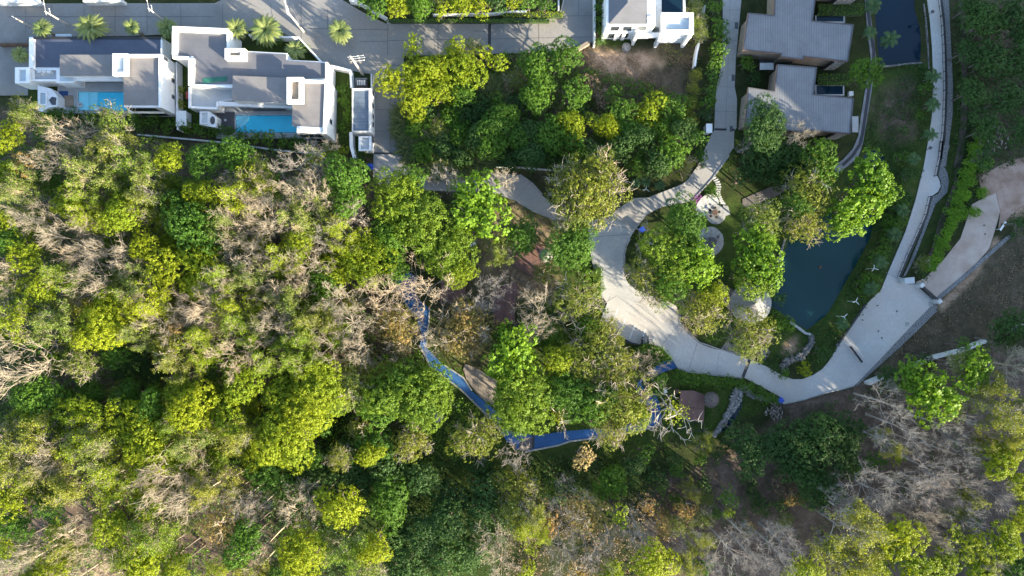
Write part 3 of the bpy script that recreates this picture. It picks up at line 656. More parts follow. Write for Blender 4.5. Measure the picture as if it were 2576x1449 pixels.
for i in range(3):      # nearly bare, thin new leaves along the twigs
    big, fine, tips, rs, R = branch_tree(340+i, 3.9, 1, levels=4, limbs=7, kids=5, lift=0.55, tw=0.018, wob=0.22, r0=0.11) + (3.9,)
    sel = tips[(rs.rand(len(tips)) < 0.85) & (fbm(tips[:, 0], tips[:, 1], 1.9, 5+i) > 0.42)]; k = 9
    c = np.repeat(sel, k, 0)+rs.normal(size=(len(sel)*k, 3))*np.array([0.22, 0.22, 0.16])
    SEMI.append((tubes_mesh('limbs', big, 4), tubes_mesh('twigs', fine, 3), leaf_mesh('leaves', c, rs.normal(size=c.shape)*0.8+np.array([0, 0, 1.0]), 0.24, rs, np.repeat(rs.rand(len(sel)), k)*0.6+0.2*rs.rand(len(c))), R))
for i in range(3):      # olive crowns: limbs show between the tufts
    big, fine, tips, rs = branch_tree(360+i, 4.0, 1, levels=3, limbs=8, kids=6, lift=0.4, tw=0.045, r0=0.22, wob=0.3)
    PROTO['O%d' % i] = (PROTO['O%d' % i][0], tubes_mesh('limbs', big+fine, 4), 4.2)
PRUNED = []
for i in range(3):      # lopped tree: thick pale limbs with a few tufts
    big, fine, tips, rs = branch_tree(380+i, 4.3, 1, levels=3, limbs=7, kids=3, lift=0.30, tw=0.06, r0=0.26, wob=0.32, first=0.55)
    c = np.concatenate([rs.normal(size=(260, 3))*np.array([0.9, 0.9, 0.5])+np.array([0.3, -0.3, 0.5])])
    PRUNED.append((tubes_mesh('limbs', big+fine, 5), leaf_mesh('leaves', c, rs.normal(size=c.shape)+np.array([0, 0, .8]), 0.34, rs, rs.rand(len(c))*0.8), 4.3))
def frond_mesh(seed, n, L, arch, up, leaf, pairs=13, wid=0.06, name='fronds'):
    rs = np.random.RandomState(seed); V = []; F = []; lv = []
    for i in range(n):
        a = i*2.399963+rs.rand()*0.25; e = up*(1-0.85*(i/n))+0.08*rs.normal(); l = L*(0.75+0.25*rs.rand())
        d = np.array([math.cos(a), math.sin(a), 0]); sd = np.array([-math.sin(a), math.cos(a), 0])
        tone = 0.75*rs.rand()
        pos = np.zeros(3); el = e; step = l/pairs; pts = []; els = []
        for k in range(pairs+1):
            pts.append(pos.copy()); els.append(el); pos = pos+step*(d*math.cos(el)+np.array([0, 0, math.sin(el)])); el -= arch/pairs
        for k in range(1, pairs+1):
            t = k/pairs; ll = leaf*math.sin(math.pi*(0.16+0.80*t))
            fwd = d*math.cos(els[k])+np.array([0, 0, math.sin(els[k])])
            for sg in (-1, 1):
                tip = pts[k]+sd*sg*ll*0.85+fwd*ll*0.55-np.array([0, 0, 0.25*ll])*rs.rand()
                o = len(V); V += [pts[k]-fwd*wid, pts[k]+fwd*wid, tip]; F.append((o, o+1, o+2)); lv += [tone]*3
        for k in range(pairs):
            o = len(V); w = 0.035*(1-0.8*k/pairs); w2 = 0.035*(1-0.8*(k+1)/pairs)
            V += [pts[k]-sd*w, pts[k]+sd*w, pts[k+1]+sd*w2]; F.append((o, o+1, o+2)); lv += [0.9]*3
    return faces_mesh(name, np.array(V), np.array(F), np.array(lv))
DATE = [frond_mesh(400+i, 58, 2.9, 1.5, 1.2, 0.46, 15, 0.10) for i in range(2)]
ARECA = [frond_mesh(410+i, 13, 1.9, 1.7, 1.0, 0.55, 10, 0.10) for i in range(2)]
def reed_mesh(seed, R, n, h):
    rs = np.random.RandomState(seed); V = []; F = []; lv = []
    for i in range(n):
        q = R*math.sqrt(rs.rand()); a = rs.rand()*6.283; b0 = np.array([q*math.cos(a), q*math.sin(a), -h*0.6*rs.rand()])
        la = a+rs.normal()*0.9; el = 0.25+0.75*rs.rand(); L = h*(0.45+0.5*rs.rand()); d = np.array([math.cos(la), math.sin(la), 0]); sd = np.array([-math.sin(la), math.cos(la), 0])
        w = 0.09+0.08*rs.rand(); p = b0; tone = rs.rand()*0.9
        for k in range(3):
            q2 = p+(d*math.cos(el)+np.array([0, 0, math.sin(el)]))*L/3; el -= 0.45; w2 = w*(1-0.3*(k+1))
            o = len(V); V += [p-sd*w*(1-.3*k), p+sd*w*(1-.3*k), q2+sd*w2, q2-sd*w2]; F.append((o, o+1, o+2, o+3)); lv += [tone]*4; p = q2
    return faces_mesh('blades', np.array(V), np.array(F), np.array(lv))
REED = [reed_mesh(430+i, 3.2, 1500, 3.0) for i in range(2)]
LANDMARKS = [("the left villa's pool",265,250), ("the right villa's pool",670,312), ('the white guardhouse',905,270), ('the white hip-roofed house',1600,60), ('the lane gate',1820,327),
    ('the upper grey metal roof',2000,90), ('the lower grey metal roof',2010,260), ('the conical shingle roof',1914,763), ('the upper paved circle',1801,539), ('the lower paved circle',1787,607), ('the two parked motorbikes',1613,858),
    ("the blue path's upper bend",1050,745), ("the blue path's drain",1345,1110), ('the tan paver terrace',1195,975), ('the lawn deck',1740,1022), ('the dark thatch parasol',1791,1007), ('the large pond',2070,680), ('the upper pond',2265,80),
    ('the sliding gate',2320,735), ("the hill road bin",1963,1006), ('the white boundary wall',2390,885), ('the eroded bare slope',1780,1260), ('the dark forest gap',345,915), ('the rotated plank deck',1325,660), ('the road fork',1510,570),
    ('the tan bare ground',1560,170), ('the red dirt lane',2440,600), ("the photo's left edge",0,560), ("the bottom left corner",0,1449), ("the bottom right corner",2576,1449), ("the photo's bottom edge",960,1449), ("the road's cross drain",1880,925), ("the street gate's blue bin",932,420), ('the street junction',900,120)]
KINDS = {}
REG = []
def register(o, look, cat, fx, fy, group): REG.append((o, look, cat, fx, fy, group))
SIZEW = lambda r: 'small' if r < 33 else ('mid-sized' if r < 58 else 'large')
rng = random.Random(7)
def place_tree(kind, fx, fy, r, zc, cat='tree'):
    R = r*MPF; s_w = SIZEW(r)
    x, y = W('F', fx, fy, zc); rot = rng.random()*6.283
    leaves = {'y': 'yellow-green leafy', 'g': 'mid-green leafy', 'm': 'fresh green leafy', 'd': 'dark green leafy', 'o': 'olive loose-crowned', 'r': 'rust-orange leaved', 't': 'bright green broad-leaved', 'k': 'khaki tufted', 'cream': 'cream-yellow feathery', 'dry': 'brown dry'}
    def root(name, look, group):
        o = thing(name, (x, y, 0), None, cat, group); o.rotation_euler = (0, 0, rot); register(o, s_w+' '+look, cat, fx, fy, group); return o
    def part(name, mesh, mat, o, z, sc):
        p = link(name, mesh, None, o); p.location = (0, 0, z); p.scale = sc if isinstance(sc, tuple) else (sc,)*3
        if mat is not None:
            if not mesh.materials: mesh.materials.append(mat)
            p.material_slots[0].link = 'OBJECT'; p.material_slots[0].material = mat
        return p
    if kind in 'bsuv' and len(kind) == 1:
        look = {'b': 'bare pale-twigged', 'u': 'bare grey-twigged', 's': 'thinly leaved khaki-twigged', 'v': 'thinly leaved grey-green'}[kind]
        o = root('bare_tree' if kind in 'bu' else 'thin_tree', look+' tree', {'b':'bare pale trees','u':'bare grey trees','s':'thinly leaved khaki trees','v':'thinly leaved grey-green trees'}[kind])
        tm = {'b': 'twig_pale', 'u': 'twig_grey', 's': 'twig_khaki', 'v': 'twig_grey'}[kind]
        if kind in 'bu':
            L_, T_, _t, _r, R0 = rng.choice(BARE2 if kind == 'u' else BARE); k = 0.86*R/R0
        else:
            L_, T_, V_, R0 = rng.choice(SEMI); k = 0.86*R/R0
            part('leaves', V_, LEAF[rng.choice('kymoy') if kind == 's' else 'o'], o, zc, (k, k, max(k, 0.75)*1.4))
        kz = max(k, 0.75)*1.4
        part('limbs', L_, M[tm], o, zc, (k, k, kz)); part('twigs', T_, M[tm], o, zc, (k, k, kz))
        part('trunk', rng.choice(TRUNKS), M[tm], o, 0, (1.0, 1.0, max(zc-R*0.2, 1)))
        return o
    if kind == 'p':
        o = root('pruned_tree', 'lopped bleached-limbed tree', 'lopped trees with pale limbs'); L_, V_, R0 = rng.choice(PRUNED); k = R/R0
        part('limbs', L_, M['limb_white'], o, zc, (k, k, k)); part('leaves', V_, LEAF['y'], o, zc, k); part('trunk', rng.choice(TRUNKS), M['limb_white'], o, 0, (1.2, 1.2, zc-R*0.3))
        return o
    key = 'T' if kind == 't' else ('O' if kind in ('o', 'k', 'r', 'cream', 'dry') else ('L' if R > 4.0 else ('M' if R > 2.3 else 'S')))
    if kind in ('r', 'cream', 'dry') and R < 2.6: key = 'S'
    vs = [k for k in PROTO if k[0] == key]; C_, B_, R0 = PROTO[rng.choice(sorted(vs))]
    k = 0.97*R/R0; kx = k*(0.88+0.24*rng.random())
    nm_ = {'t': 'broadleaf_tree', 'o': 'open_crowned_tree', 'k': 'open_crowned_tree', 'r': 'rusty_tree', 'cream': 'rusty_tree', 'dry': 'dry_bush', 'd': 'dark_tree'}.get(kind, 'leafy_tree')
    o = root(nm_ if cat == 'tree' else 'shrub', leaves[kind]+(' tree' if cat == 'tree' else ' shrub'), leaves[kind]+(' trees' if cat == 'tree' else ' shrubs'))
    part('crown', C_, LEAF[kind], o, zc, (kx, 2*k-kx, k*(0.9+0.35*rng.random())))
    if B_ is not None and (R > 1.5): part('limbs', B_, M['twig_pale' if kind in ('o', 'k', 'r') else 'bark'], o, zc, k)
    if cat == 'tree': part('trunk', rng.choice(TRUNKS), M['bark'], o, 0, (max(0.7, k), max(0.7, k), max(zc-R*0.25, 0.8)))
    else: part('stem', rng.choice(TRUNKS), M['bark'], o, 0, (0.5, 0.5, max(zc, 0.4)))
    return o
def place_palm(fx, fy, r, zc, kind='date', look=None):
    x, y = W('F', fx, fy, zc); R = r*MPF
    o = thing('palm_tree', (x, y, 0), None, 'palm tree', 'feather palms' if kind == 'date' else 'slender palms'); o.rotation_euler = (0, 0, rng.random()*6.28)
    ms = rng.choice(DATE if kind == 'date' else ARECA); k = R/(2.3 if kind == 'date' else 1.5)
    f = link('fronds', ms, None, o)
    if not ms.materials: ms.materials.append(LEAF['palm'])
    f.material_slots[0].link = 'OBJECT'; f.material_slots[0].material = LEAF['palm' if kind == 'date' else 'palm_dark']
    f.location = (0, 0, zc); f.scale = (k, k, k)
    t = link('trunk', TRUNKS[0], None, o); t.material_slots[0].link = 'OBJECT'; t.material_slots[0].material = M['palm_bark']
    w = 1.3 if kind == 'date' else 0.55
    t.scale = (w, w, zc)
    register(o, SIZEW(r*1.3)+(' feathery pale palm' if kind == 'date' else ' slender dark palm'), 'palm tree', fx, fy, None)
    return o
def place_reed(fx, fy, r, zc=1.6):
    x, y = W('F', fx, fy, zc); R = r*MPF
    o = thing('bamboo_clump', (x, y, 0), None, 'bamboo', 'arching reed clumps'); ms = rng.choice(REED); k = R/3.6
    if not ms.materials: ms.materials.append(LEAF['palm_dark'])
    f = link('blades', ms, None, o); f.material_slots[0].link = 'OBJECT'; f.material_slots[0].material = LEAF['palm_reed']; f.location = (0, 0, zc); f.scale = (k, k, k)
    mb = MB(); rr = random.Random(int(fx)); mb.local = True
    for i in range(14):
        a = rr.random()*6.28; q = R*0.5*rr.random(); mb.tube([(q*math.cos(a), q*math.sin(a), 0), (q*1.2*math.cos(a), q*1.2*math.sin(a), zc)], [0.04, 0.03], 4)
    obj('stems', mb, M['twig_khaki'], o)
    register(o, 'arching dark green reed clump', 'bamboo', fx, fy, None)
    return o
LEAF['palm_reed'] = foliage('reed_blades', (0.17,0.19,0.055), (0.04,0.075,0.022), 0.25)
# ------------------------------------------------------------------ plants: where each stands (kind x y radius, in picture units)
def plant(s, zc, cat='tree', rk=0.0):
    for e in s.split(';'):
        e = e.split()
        if len(e) < 4: continue
        r = float(e[3]); h = float(e[4]) if len(e) > 4 else zc+rk*r*MPF
        place_tree(e[0], float(e[1]), float(e[2]), r, h, cat)
# the plantation on the left
plant('''y 23 348 40;y 20 437 36;o 57 284 36;s 100 304 30;b 173 350 50;k 280 320 50;s 293 381 50;y 430 400 40;g 523 401 46;g 600 398 48;b 133 410 45;r 63 416 30;s 253 444 55;s 353 414 50;s 373 458 46;
y 180 514 42;y 313 534 50;s 240 545 42;s 60 464 46;s 50 506 46;b 93 546 48;b 183 604 68;s 233 491 40;v 383 511 46;g 493 574 76;y 513 491 42;b 583 474 36;y 367 618 36;y 417 674 52;y 515 652 50;y 495 715 42;
y 73 641 50;y 17 578 36;g 33 611 36;y 110 721 46;b 27 691 46;b 207 634 36;b 267 624 52;b 333 658 42;b 257 705 66;s 173 704 42;s 353 718 52;b 617 558 58;b 615 628 52;s 567 708 52;s 633 491 58;
u 744 421 60;u 794 384 44;b 784 487 62;g 871 450 54;g 877 505 42;o 637 441 46;b 657 492 60;b 684 550 62;s 767 543 60;u 884 547 46;y 761 599 42;s 574 567 44;b 657 647 54;s 724 647 48;b 777 664 52;u 817 601 42;s 867 590 46;
b 971 731 50;b 851 750 52;b 741 714 52;b 577 690 44;s 637 690 42;b 691 756 52;b 561 745 46;b 517 783 55;s 601 773 50;s 744 775 50;s 805 814 48;b 884 812 56;r 984 797 40 8;r 1003 828 50 8;
y 277 811 68;y 207 846 38;y 273 754 36;b 62 897 88;s 143 811 52;s 27 801 56;r 187 747 24;s 383 767 60;b 417 806 56;b 533 777 66;s 617 831 48;b 600 886 62;s 520 871 52;o 427 877 46;r 437 824 26;s 360 844 38;
o 203 914 40;g 290 889 36 8;d 350 905 40 3;d 320 950 40 3;d 390 950 36 3;g 100 994 60;y 200 1027 44;y 232 1043 26;y 100 1054 36;g 233 981 36 7;g 160 994 34 7;y 310 1077 38;y 363 1044 40;y 300 1021 30;y 490 1027 66;y 460 977 38;y 577 1051 50;s 440 1064 36;
g 333 996 40 7;g 383 1020 40;y 367 1111 58;y 617 957 52;y 587 944 30;s 500 1111 48;s 610 1096 48;s 117 1111 60;s 233 1096 60;b 20 1104 46;s 455 920 44;b 690 820 50;s 755 850 46;b 830 870 44;s 690 900 44;b 900 880 40;s 770 905 40''', 10.5)
# lower storey of the plantation, seen between the bare crowns
_r = random.Random(31)
for gy_ in range(14):
    for gx_ in range(13):
        fx, fy = 20+gx_*76+(gy_ % 2)*38+_r.uniform(-16, 16), 395+gy_*76+_r.uniform(-16, 16)
        if (fx > 935 and not 900 < fy < 960) or (fx > 985) or (fx > 640 and fy > 1150) or (fx > 470 and 1280 < fy) or (250 < fx < 470 and 850 < fy < 980) or (fx < 300 and 1240 < fy < 1320) or (fx > 840 and fy < 560): continue
        if 400 < fx < 720 and fy < 420: continue
        place_tree(_r.choice('mgyyomgk'), fx, fy, _r.uniform(30, 44), 6.0+_r.random()*1.5)
# lower left
plant('''s 257 1126 66;y 187 1136 34;b 110 1116 56;s 50 1179 74;s 100 1182 46;b 150 1153 36;y 383 1136 52;y 360 1179 32;y 420 1153 36;s 217 1226 60;s 287 1206 52;y 330 1213 28;b 450 1199 80;b 393 1202 46;b 483 1256 52;s 547 1226 46;u 600 1263 46;
y 27 1259 50;g 133 1276 36;y 143 1329 30;y 367 1273 40;y 283 1323 46;y 314 1307 32;g 50 1319 40;y 23 1373 32;b 207 1309 26;b 83 1386 42;s 167 1376 46;b 233 1366 60;s 400 1333 60;y 383 1403 50;y 333 1432 36;y 443 1432 36;y 133 1432 42;b 33 1432 46;
r 560 1326 48;g 610 1376 46;g 627 1334 36;b 300 1440 46;s 560 1450 40;y 90 1459 40;b 196 1452 44''', 10.5)
# the middle of the lower half
plant('''y 802 964 72;y 769 1023 62;y 718 1099 74;y 705 985 46;k 870 981 46;m 1022 977 86 8;m 1085 1006 68 8;g 959 1015 58 8;o 948 960 40 8;y 819 1044 32 7;g 946 1107 46 6;o 1039 1112 46 7;g 676 1183 52 7;d 971 1175 52 5;g 980 1260 62 6;d 895 1133 52 4;d 853 1175 50 4;d 770 1180 46 3;
b 756 1285 58;b 777 1232 24;y 866 1268 58;y 815 1243 24;u 646 1281 34;b 663 1378 36;y 756 1374 62;y 769 1428 46;s 861 1374 56;y 938 1374 42;k 930 1424 40;d 1128 1314 60 5;d 1064 1344 60 5;d 980 1365 52 5;d 1064 1196 52 4;d 1022 1428 52 5;d 1000 1320 44 4;d 1120 1400 55 5;d 1180 1380 46 4;d 910 1200 44 4;s 640 1440 44;g 700 1440 36''', 9.5)
# the park
plant('''m 1010 500 70;m 1062 570 86;m 1122 640 66;g 982 600 60;y 1152 682 42;m 1150 600 44;y 924 654 76;y 851 671 46;g 814 717 50;g 991 675 42;b 1075 726 82;t 1204 526 78 6.5;g 1035 463 42;u 1118 453 40;b 1272 453 32;o 1468 478 76;o 1421 466 46;o 1502 500 70;o 1512 432 50;k 1435 553 44;
g 1432 633 64 6;g 1318 600 46 5;k 1275 615 34 5;s 1252 633 36 5;o 1368 686 30 4;o 1452 753 56;b 1362 790 66 6;g 1468 822 40 5;u 1202 753 48;u 1252 720 36;r 1185 820 60;g 1270 850 34 6;t 1286 897 70;r 1165 846 50;r 1179 872 36;b 1101 858 42;b 1001 885 32;y 1407 911 42;o 1464 915 46;o 1499 878 58;o 1552 915 50;o 1520 835 44 4;
m 1314 993 84;g 1428 986 62;m 1305 1048 50;o 1552 1004 78;g 1500 1000 50;o 1535 1086 42;y 1606 1040 36;g 1492 1022 48;p 1410 1050 48 6;o 1198 1098 58;u 1297 1146 44;b 1624 933 46 5;g 1641 963 34 4;p 1690 1032 72 6.5;cream 1467 1150 34 6;o 1304 1224 58 5;g 1385 1220 32 3;g 1535 1212 46 3;d 1588 1169 36 3;g 1615 1140 30 3;
u 1420 1212 28 5;d 1228 1228 54 4;d 1215 1285 56 4;d 1135 1250 50 3;v 1767 1113 28 4;g 1475 690 30 3;d 1215 1170 36 2.5;u 1330 830 40;g 1385 850 40 4''', 7.2)
# the garden with the paved circles, the cone roof and the pond
plant('''g 1720 560 62;m 1690 640 76;o 1620 690 46;t 1738 662 60;o 1650 735 40;p 1618 610 44 6;o 1770 780 54;y 1790 740 36;b 1735 800 40 5;t 1907 662 60;m 1885 700 56;k 1914 557 50;t 1895 600 44;o 1889 831 56;k 1880 872 40;
o 2038 475 62;g 2066 433 46;o 2022 566 46;g 2000 520 40;t 2190 450 56;t 2150 525 64;t 2215 480 40;t 2110 560 38;d 1924 321 60 7;g 1915 330 40 6.5;b 1996 347 42 6.5;d 1944 390 56 4;g 2060 393 40;u 1872 373 26 3;g 2175 185 42 4;d 1990 420 44 3;d 1890 430 34 2.5;g 1680 720 46;d 1900 400 42 3.5;d 1960 450 40 3;d 1860 455 30 2;d 1990 385 34 3;d 1880 375 26 2.5''', 7.0)
# the overgrown lot between the streets
plant('''y 1042 123 32;y 984 205 40;y 1046 210 50;y 1090 187 46;y 1042 258 40;y 1152 135 36;y 1164 180 50;o 1192 119 22;y 1222 145 32;y 1255 162 28;y 1108 233 42;g 1162 240 34;g 1342 160 42;g 1378 135 32;g 1422 148 42;g 1348 247 44;g 1368 213 36;g 1445 237 42;g 1395 173 32;
g 1245 322 46;g 1240 368 42;g 1278 297 36;d 1202 347 34;g 1300 347 36;y 1438 322 42;g 1385 337 50;g 1435 363 40;y 1495 307 30;y 1530 318 36;y 1630 284 52 1.8;g 1691 277 42 2.2;g 1687 389 46;g 1563 280 34;d 1603 352 42;d 1655 418 42;d 1550 380 42;d 1490 390 40;d 1340 395 40;g 1756 351 24;g 1580 330 36;d 1330 330 34;d 1720 330 34;d 1215 262 30 2;g 1050 318 36 2;d 1112 372 38 2;g 1160 335 36 2;d 1190 285 34 2;g 1135 285 34 2;d 1075 275 32 2;g 1070 385 34 2;d 1165 395 34 2;g 1250 265 30 2;k 1100 325 30 2;d 1305 265 28 2;d 1165 275 28 2;g 1540 240 28 2;dry 1520 250 32 1.6;dry 1480 215 30 1.6;d 1460 280 30 2;k 1300 200 30 2;dry 1290 215 24 1.5;g 1760 400 24 2;d 1280 410 34 2;d 1380 400 34 2;d 1440 405 34 2;g 1650 330 34 2.5;g 1600 410 34 2.5;o 1715 420 30 2.5''', 3.6)
plant('''g 950 15 34;y 1005 18 36;g 1060 14 36;y 1115 22 32;y 1165 12 36;y 1212 22 30;d 1250 14 30;y 1290 6 28;g 1330 12 26;g 1372 10 26;g 920 -8 30''', 3.0)
# right edge and the lower right slope
plant('''d 2470 60 52;d 2535 40 52;d 2480 150 52;d 2555 165 52;d 2440 235 40;d 2520 255 48;d 2440 20 36;d 2570 100 44;d 2430 130 34;d 2475 330 42;d 2560 330 40;d 2470 400 32;d 2570 560 30''', 4.5)
plant('''t 2328 985 66;t 2288 958 42;t 2445 930 46;k 2412 914 30;u 2231 1015 50;u 2259 1071 60;u 2291 1109 40;u 2375 1071 52;v 2492 1015 66;k 2399 1029 30;b 2553 922 50;v 2539 1095 36;y 2511 1151 48;y 2562 1221 36;u 2338 1179 56;u 2413 1146 50;u 2189 1230 66;u 2268 1225 56;u 2352 1230 56;u 2427 1230 46;u 2501 1239 46;
y 2249 1347 58;b 2324 1309 38;b 2352 1365 28;y 2399 1342 32;y 2445 1375 42;y 2515 1356 50;y 2305 1426 58;y 2375 1412 40;g 2553 1426 42;b 2483 1412 28;y 2560 1300 34;v 2117 1329 80;u 2103 1275 40;y 2026 1425 42;v 2138 1411 52;u 1969 1368 44;u 1829 1377 58;u 1866 1343 26;u 1890 1401 34;u 1951 1383 56;u 2420 1300 44;y 2190 1440 44;y 2470 1440 44''', 10)
plant('''d 2037 1112 82 3.6;d 1957 1116 60 3.6;d 2077 1089 70 3.6;d 1877 1116 42;d 1890 1164 42;d 2050 1215 60;d 2130 1103 46;g 2142 1179 26;g 2198 1160 28;y 2254 1155 22;d 1990 1170 44;d 2110 1150 44;d 1840 1080 30;g 1829 1244 30;v 1735 1225 26 2;g 1700 1255 20 1;d 1770 1215 22 1;k 1780 1255 20 1;dry 1720 1300 24 1;g 1800 1290 18 1;dry 1850 1320 22 1;d 1960 1270 24 1;g 2010 1250 22 1.5;k 1975 1310 22 1.5;y 1832 1290 16;d 2534 827 44;d 2500 855 30;g 2420 870 24;d 2240 950 34''', 4.5)
plant('''r 1463 1289 46;r 1383 1315 30;u 1415 1303 58;r 1487 1308 28;y 1553 1295 32 8;u 1601 1324 50;r 1625 1273 24;r 1665 1319 24;r 1668 1340 22;v 1321 1289 50;b 1249 1350 46;b 1260 1420 46;y 1335 1377 20;y 1327 1433 28;u 1476 1383 48;u 1409 1372 46;u 1535 1356 38;u 1615 1351 40;y 1641 1413 54 9;y 1535 1436 36;b 1415 1417 40;s 1340 1330 44;u 1510 1420 40;r 1450 1440 30;v 1720 1420 44;u 1700 1370 34;r 1880 1330 22 3;r 1720 1280 30 3;k 1770 1300 26 3;r 1990 1250 26 2;g 1760 1420 30 4;u 1790 1440 40;dry 1960 1220 26 1;k 1700 1320 28 3;u 1930 1430 40;y 1985 1440 30;u 2180 1320 50;u 2230 1290 44;k 2215 1380 34;v 2400 1260 46;y 2150 1450 34;v 2460 1130 44;u 2530 1180 44;v 2560 1040 44;u 2480 1070 44;v 2230 1110 30;v 1755 1350 36;r 1660 1290 24 2''', 7)
# shrubs and hedges
plant('''g 120 287 24;g 150 291 24;g 185 295 26;g 222 299 24;g 350 305 26;g 390 312 26;g 428 318 24;g 470 320 24;g 505 325 22;g 540 330 24;g 575 335 24;g 610 340 24;g 645 345 24;g 680 350 24;g 715 356 24;g 750 364 24;y 830 380 22;y 862 385 22;y 455 230 16;y 455 263 16;
g 865 225 20;g 868 260 18;g 880 290 20;g 865 320 18;g 704 105 14;g 770 120 14;d 905 395 20;d 925 440 22;g 915 385 14;d 1925 160 5;g 1878 158 26;d 1895 200 20;y 1884 245 16;g 2000 30 14''', 0.9, 'shrub')
plant('''g 1796 20 22;g 1808 60 22;g 1812 92 26;g 1806 128 24;g 1800 160 24;g 1796 190 24;g 1784 228 22;g 1778 258 22;d 1775 290 20;k 1748 18 24;k 1758 55 24;k 1762 85 22;o 1750 190 18;o 1744 225 18;o 1738 262 20;o 1735 300 20;g 1505 25 14;g 1507 52 14;g 1506 78 14;g 1508 105 16;g 1510 -2 14;g 1640 72 12''', 2.0, 'shrub')
plant('''g 2241 568 34;g 2209 642 30;g 2177 713 34;g 2116 820 22;d 2067 888 24;y 2022 928 20;g 1962 753 20;g 1960 812 34;d 1950 840 26;d 2243 480 22;g 2265 400 24;d 2280 440 22;g 2260 520 22;d 2250 540 24;g 2225 610 22;g 2333 225 26;g 2310 290 16;d 2290 270 18;d 2270 330 18;k 2324 665 22;d 2322 697 18;g 1690 350 20;
g 1791 488 20;g 1785 478 16;g 1510 700 14;g 1512 725 14;g 1506 675 13;g 1516 780 16;g 1610 880 18;g 1632 878 20;g 1655 884 20;g 1675 896 18;g 1650 910 20;g 1720 950 20;g 1745 955 22;g 1772 955 22;g 1800 962 22;g 1830 960 20;g 1858 965 20;g 1885 975 20;g 1910 990 20;g 1935 1000 20;g 1948 1008 14;g 1700 945 18;d 1915 905 16;d 1945 925 18;g 1970 940 16;d 1795 855 18;g 1785 848 14;d 1530 840 20;
d 2325 905 24;d 1870 1196 20;d 1884 1222 22;d 1898 1248 24;d 1912 1272 24;d 1922 1292 18;g 1660 1225 22;g 1700 1180 24;d 1650 1200 26;g 1760 1150 20;d 1800 1140 24;d 1830 1120 26;d 1690 1150 26;d 1400 1250 24;d 1560 1180 24;d 1440 1190 22;d 1340 1190 22;d 1500 1170 22''', 1.0, 'shrub')
hd = [(2452,372),(2448,392),(2440,412),(2430,432),(2424,452),(2418,472),(2412,492),(2405,512),(2398,532),(2396,552),(2388,572),(2378,592),(2368,612),(2358,632),(2349,652),(2340,672),(2462,350),(2466,420),(2476,412),(2466,485),(2446,535),(2475,330),(2435,455),(2422,495),(2410,540)]
LEAF['h'] = LEAF['hedge']
for i, (x, y) in enumerate(hd):
    o = place_tree('t', x, y, 15+rng.random()*4, 1.0, 'shrub')
    for c in o.children:
        if c.name.startswith('crown'): c.material_slots[0].material = LEAF['hedge']
for e in ((107,72,24),(231,72,38),(332,69,21),(422,72,27),(52,139,22),(595,73,28),(669,77,39),(744,127,25),(855,80,30)): place_palm(e[0], e[1], e[2], 3.2)
for e in ((2238,98,24),(2189,81,19),(2196,14,24),(2348,191,20),(2348,263,20),(2342,338,18),(2120,815,18),(2250,590,20),(2215,660,20),(2190,725,20),(2300,400,18),(2270,530,18),(1625,455,16),(1660,465,16),(1600,460,14)): place_palm(e[0], e[1], e[2], 3.0, 'areca')
for e in ((1040,310,50),(1105,300,52),(1062,365,54),(1130,355,52),(1175,310,44),(1095,400,42),(1242,232,38),(1075,330,46),(1150,270,36),(1165,395,40),(1205,405,36)): place_reed(*e)
# low hedges beside the grey roofed houses: each one clipped mass
def hedge(v, x0, y0, x1, y1, h, label, mat='g', wob=0):
    a = W(v, x0, y0, h); c = W(v, x1, y1, h); cx, cy = (a[0]+c[0])/2, (a[1]+c[1])/2
    o = thing('hedge', (cx, cy, 0), label, 'hedge', None); rs = np.random.RandomState(int(x0)); hx, hy = abs(c[0]-a[0])/2, abs(a[1]-c[1])/2
    n = int(hx*hy*4*26)
    p = np.stack([(rs.rand(n)*2-1)*hx, (rs.rand(n)*2-1)*hy, h*(0.75+0.3*rs.rand(n))], 1); p[:, 2] += 0.25*fbm(p[:, 0]+cx, p[:, 1]+cy, 1.0, 4)
    nr = rs.normal(size=p.shape)*0.5+np.array([0, 0, 1.0])
    link('foliage', leaf_mesh('foliage', p, nr, 0.26, rs, rs.rand(n)*0.8), LEAF[mat], o)
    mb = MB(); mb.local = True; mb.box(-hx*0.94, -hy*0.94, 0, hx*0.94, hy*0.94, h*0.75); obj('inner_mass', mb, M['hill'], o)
    return o
hedge('Z5', 988, 28, 1395, 135, 0.9, 'bright green hedge below the topmost tan stone wall')
hedge('Z5', 988, 640, 1285, 742, 0.9, 'bright green hedge between the two grey roofs, beside a dark pool')
o = hedge('C2', 210, 810, 270, 1030, 0.8, 'yellow-green hedge along the left kerb above the parking bays', 't')
hedge('Z3', 200, 140, 1480, 168, 0.8, 'long trimmed hedge along the top of the cross street', 'g')
hedge('Z3', 1080, 85, 1555, 130, 0.8, 'yellowish hedge strip at the cross street corner', 'y')
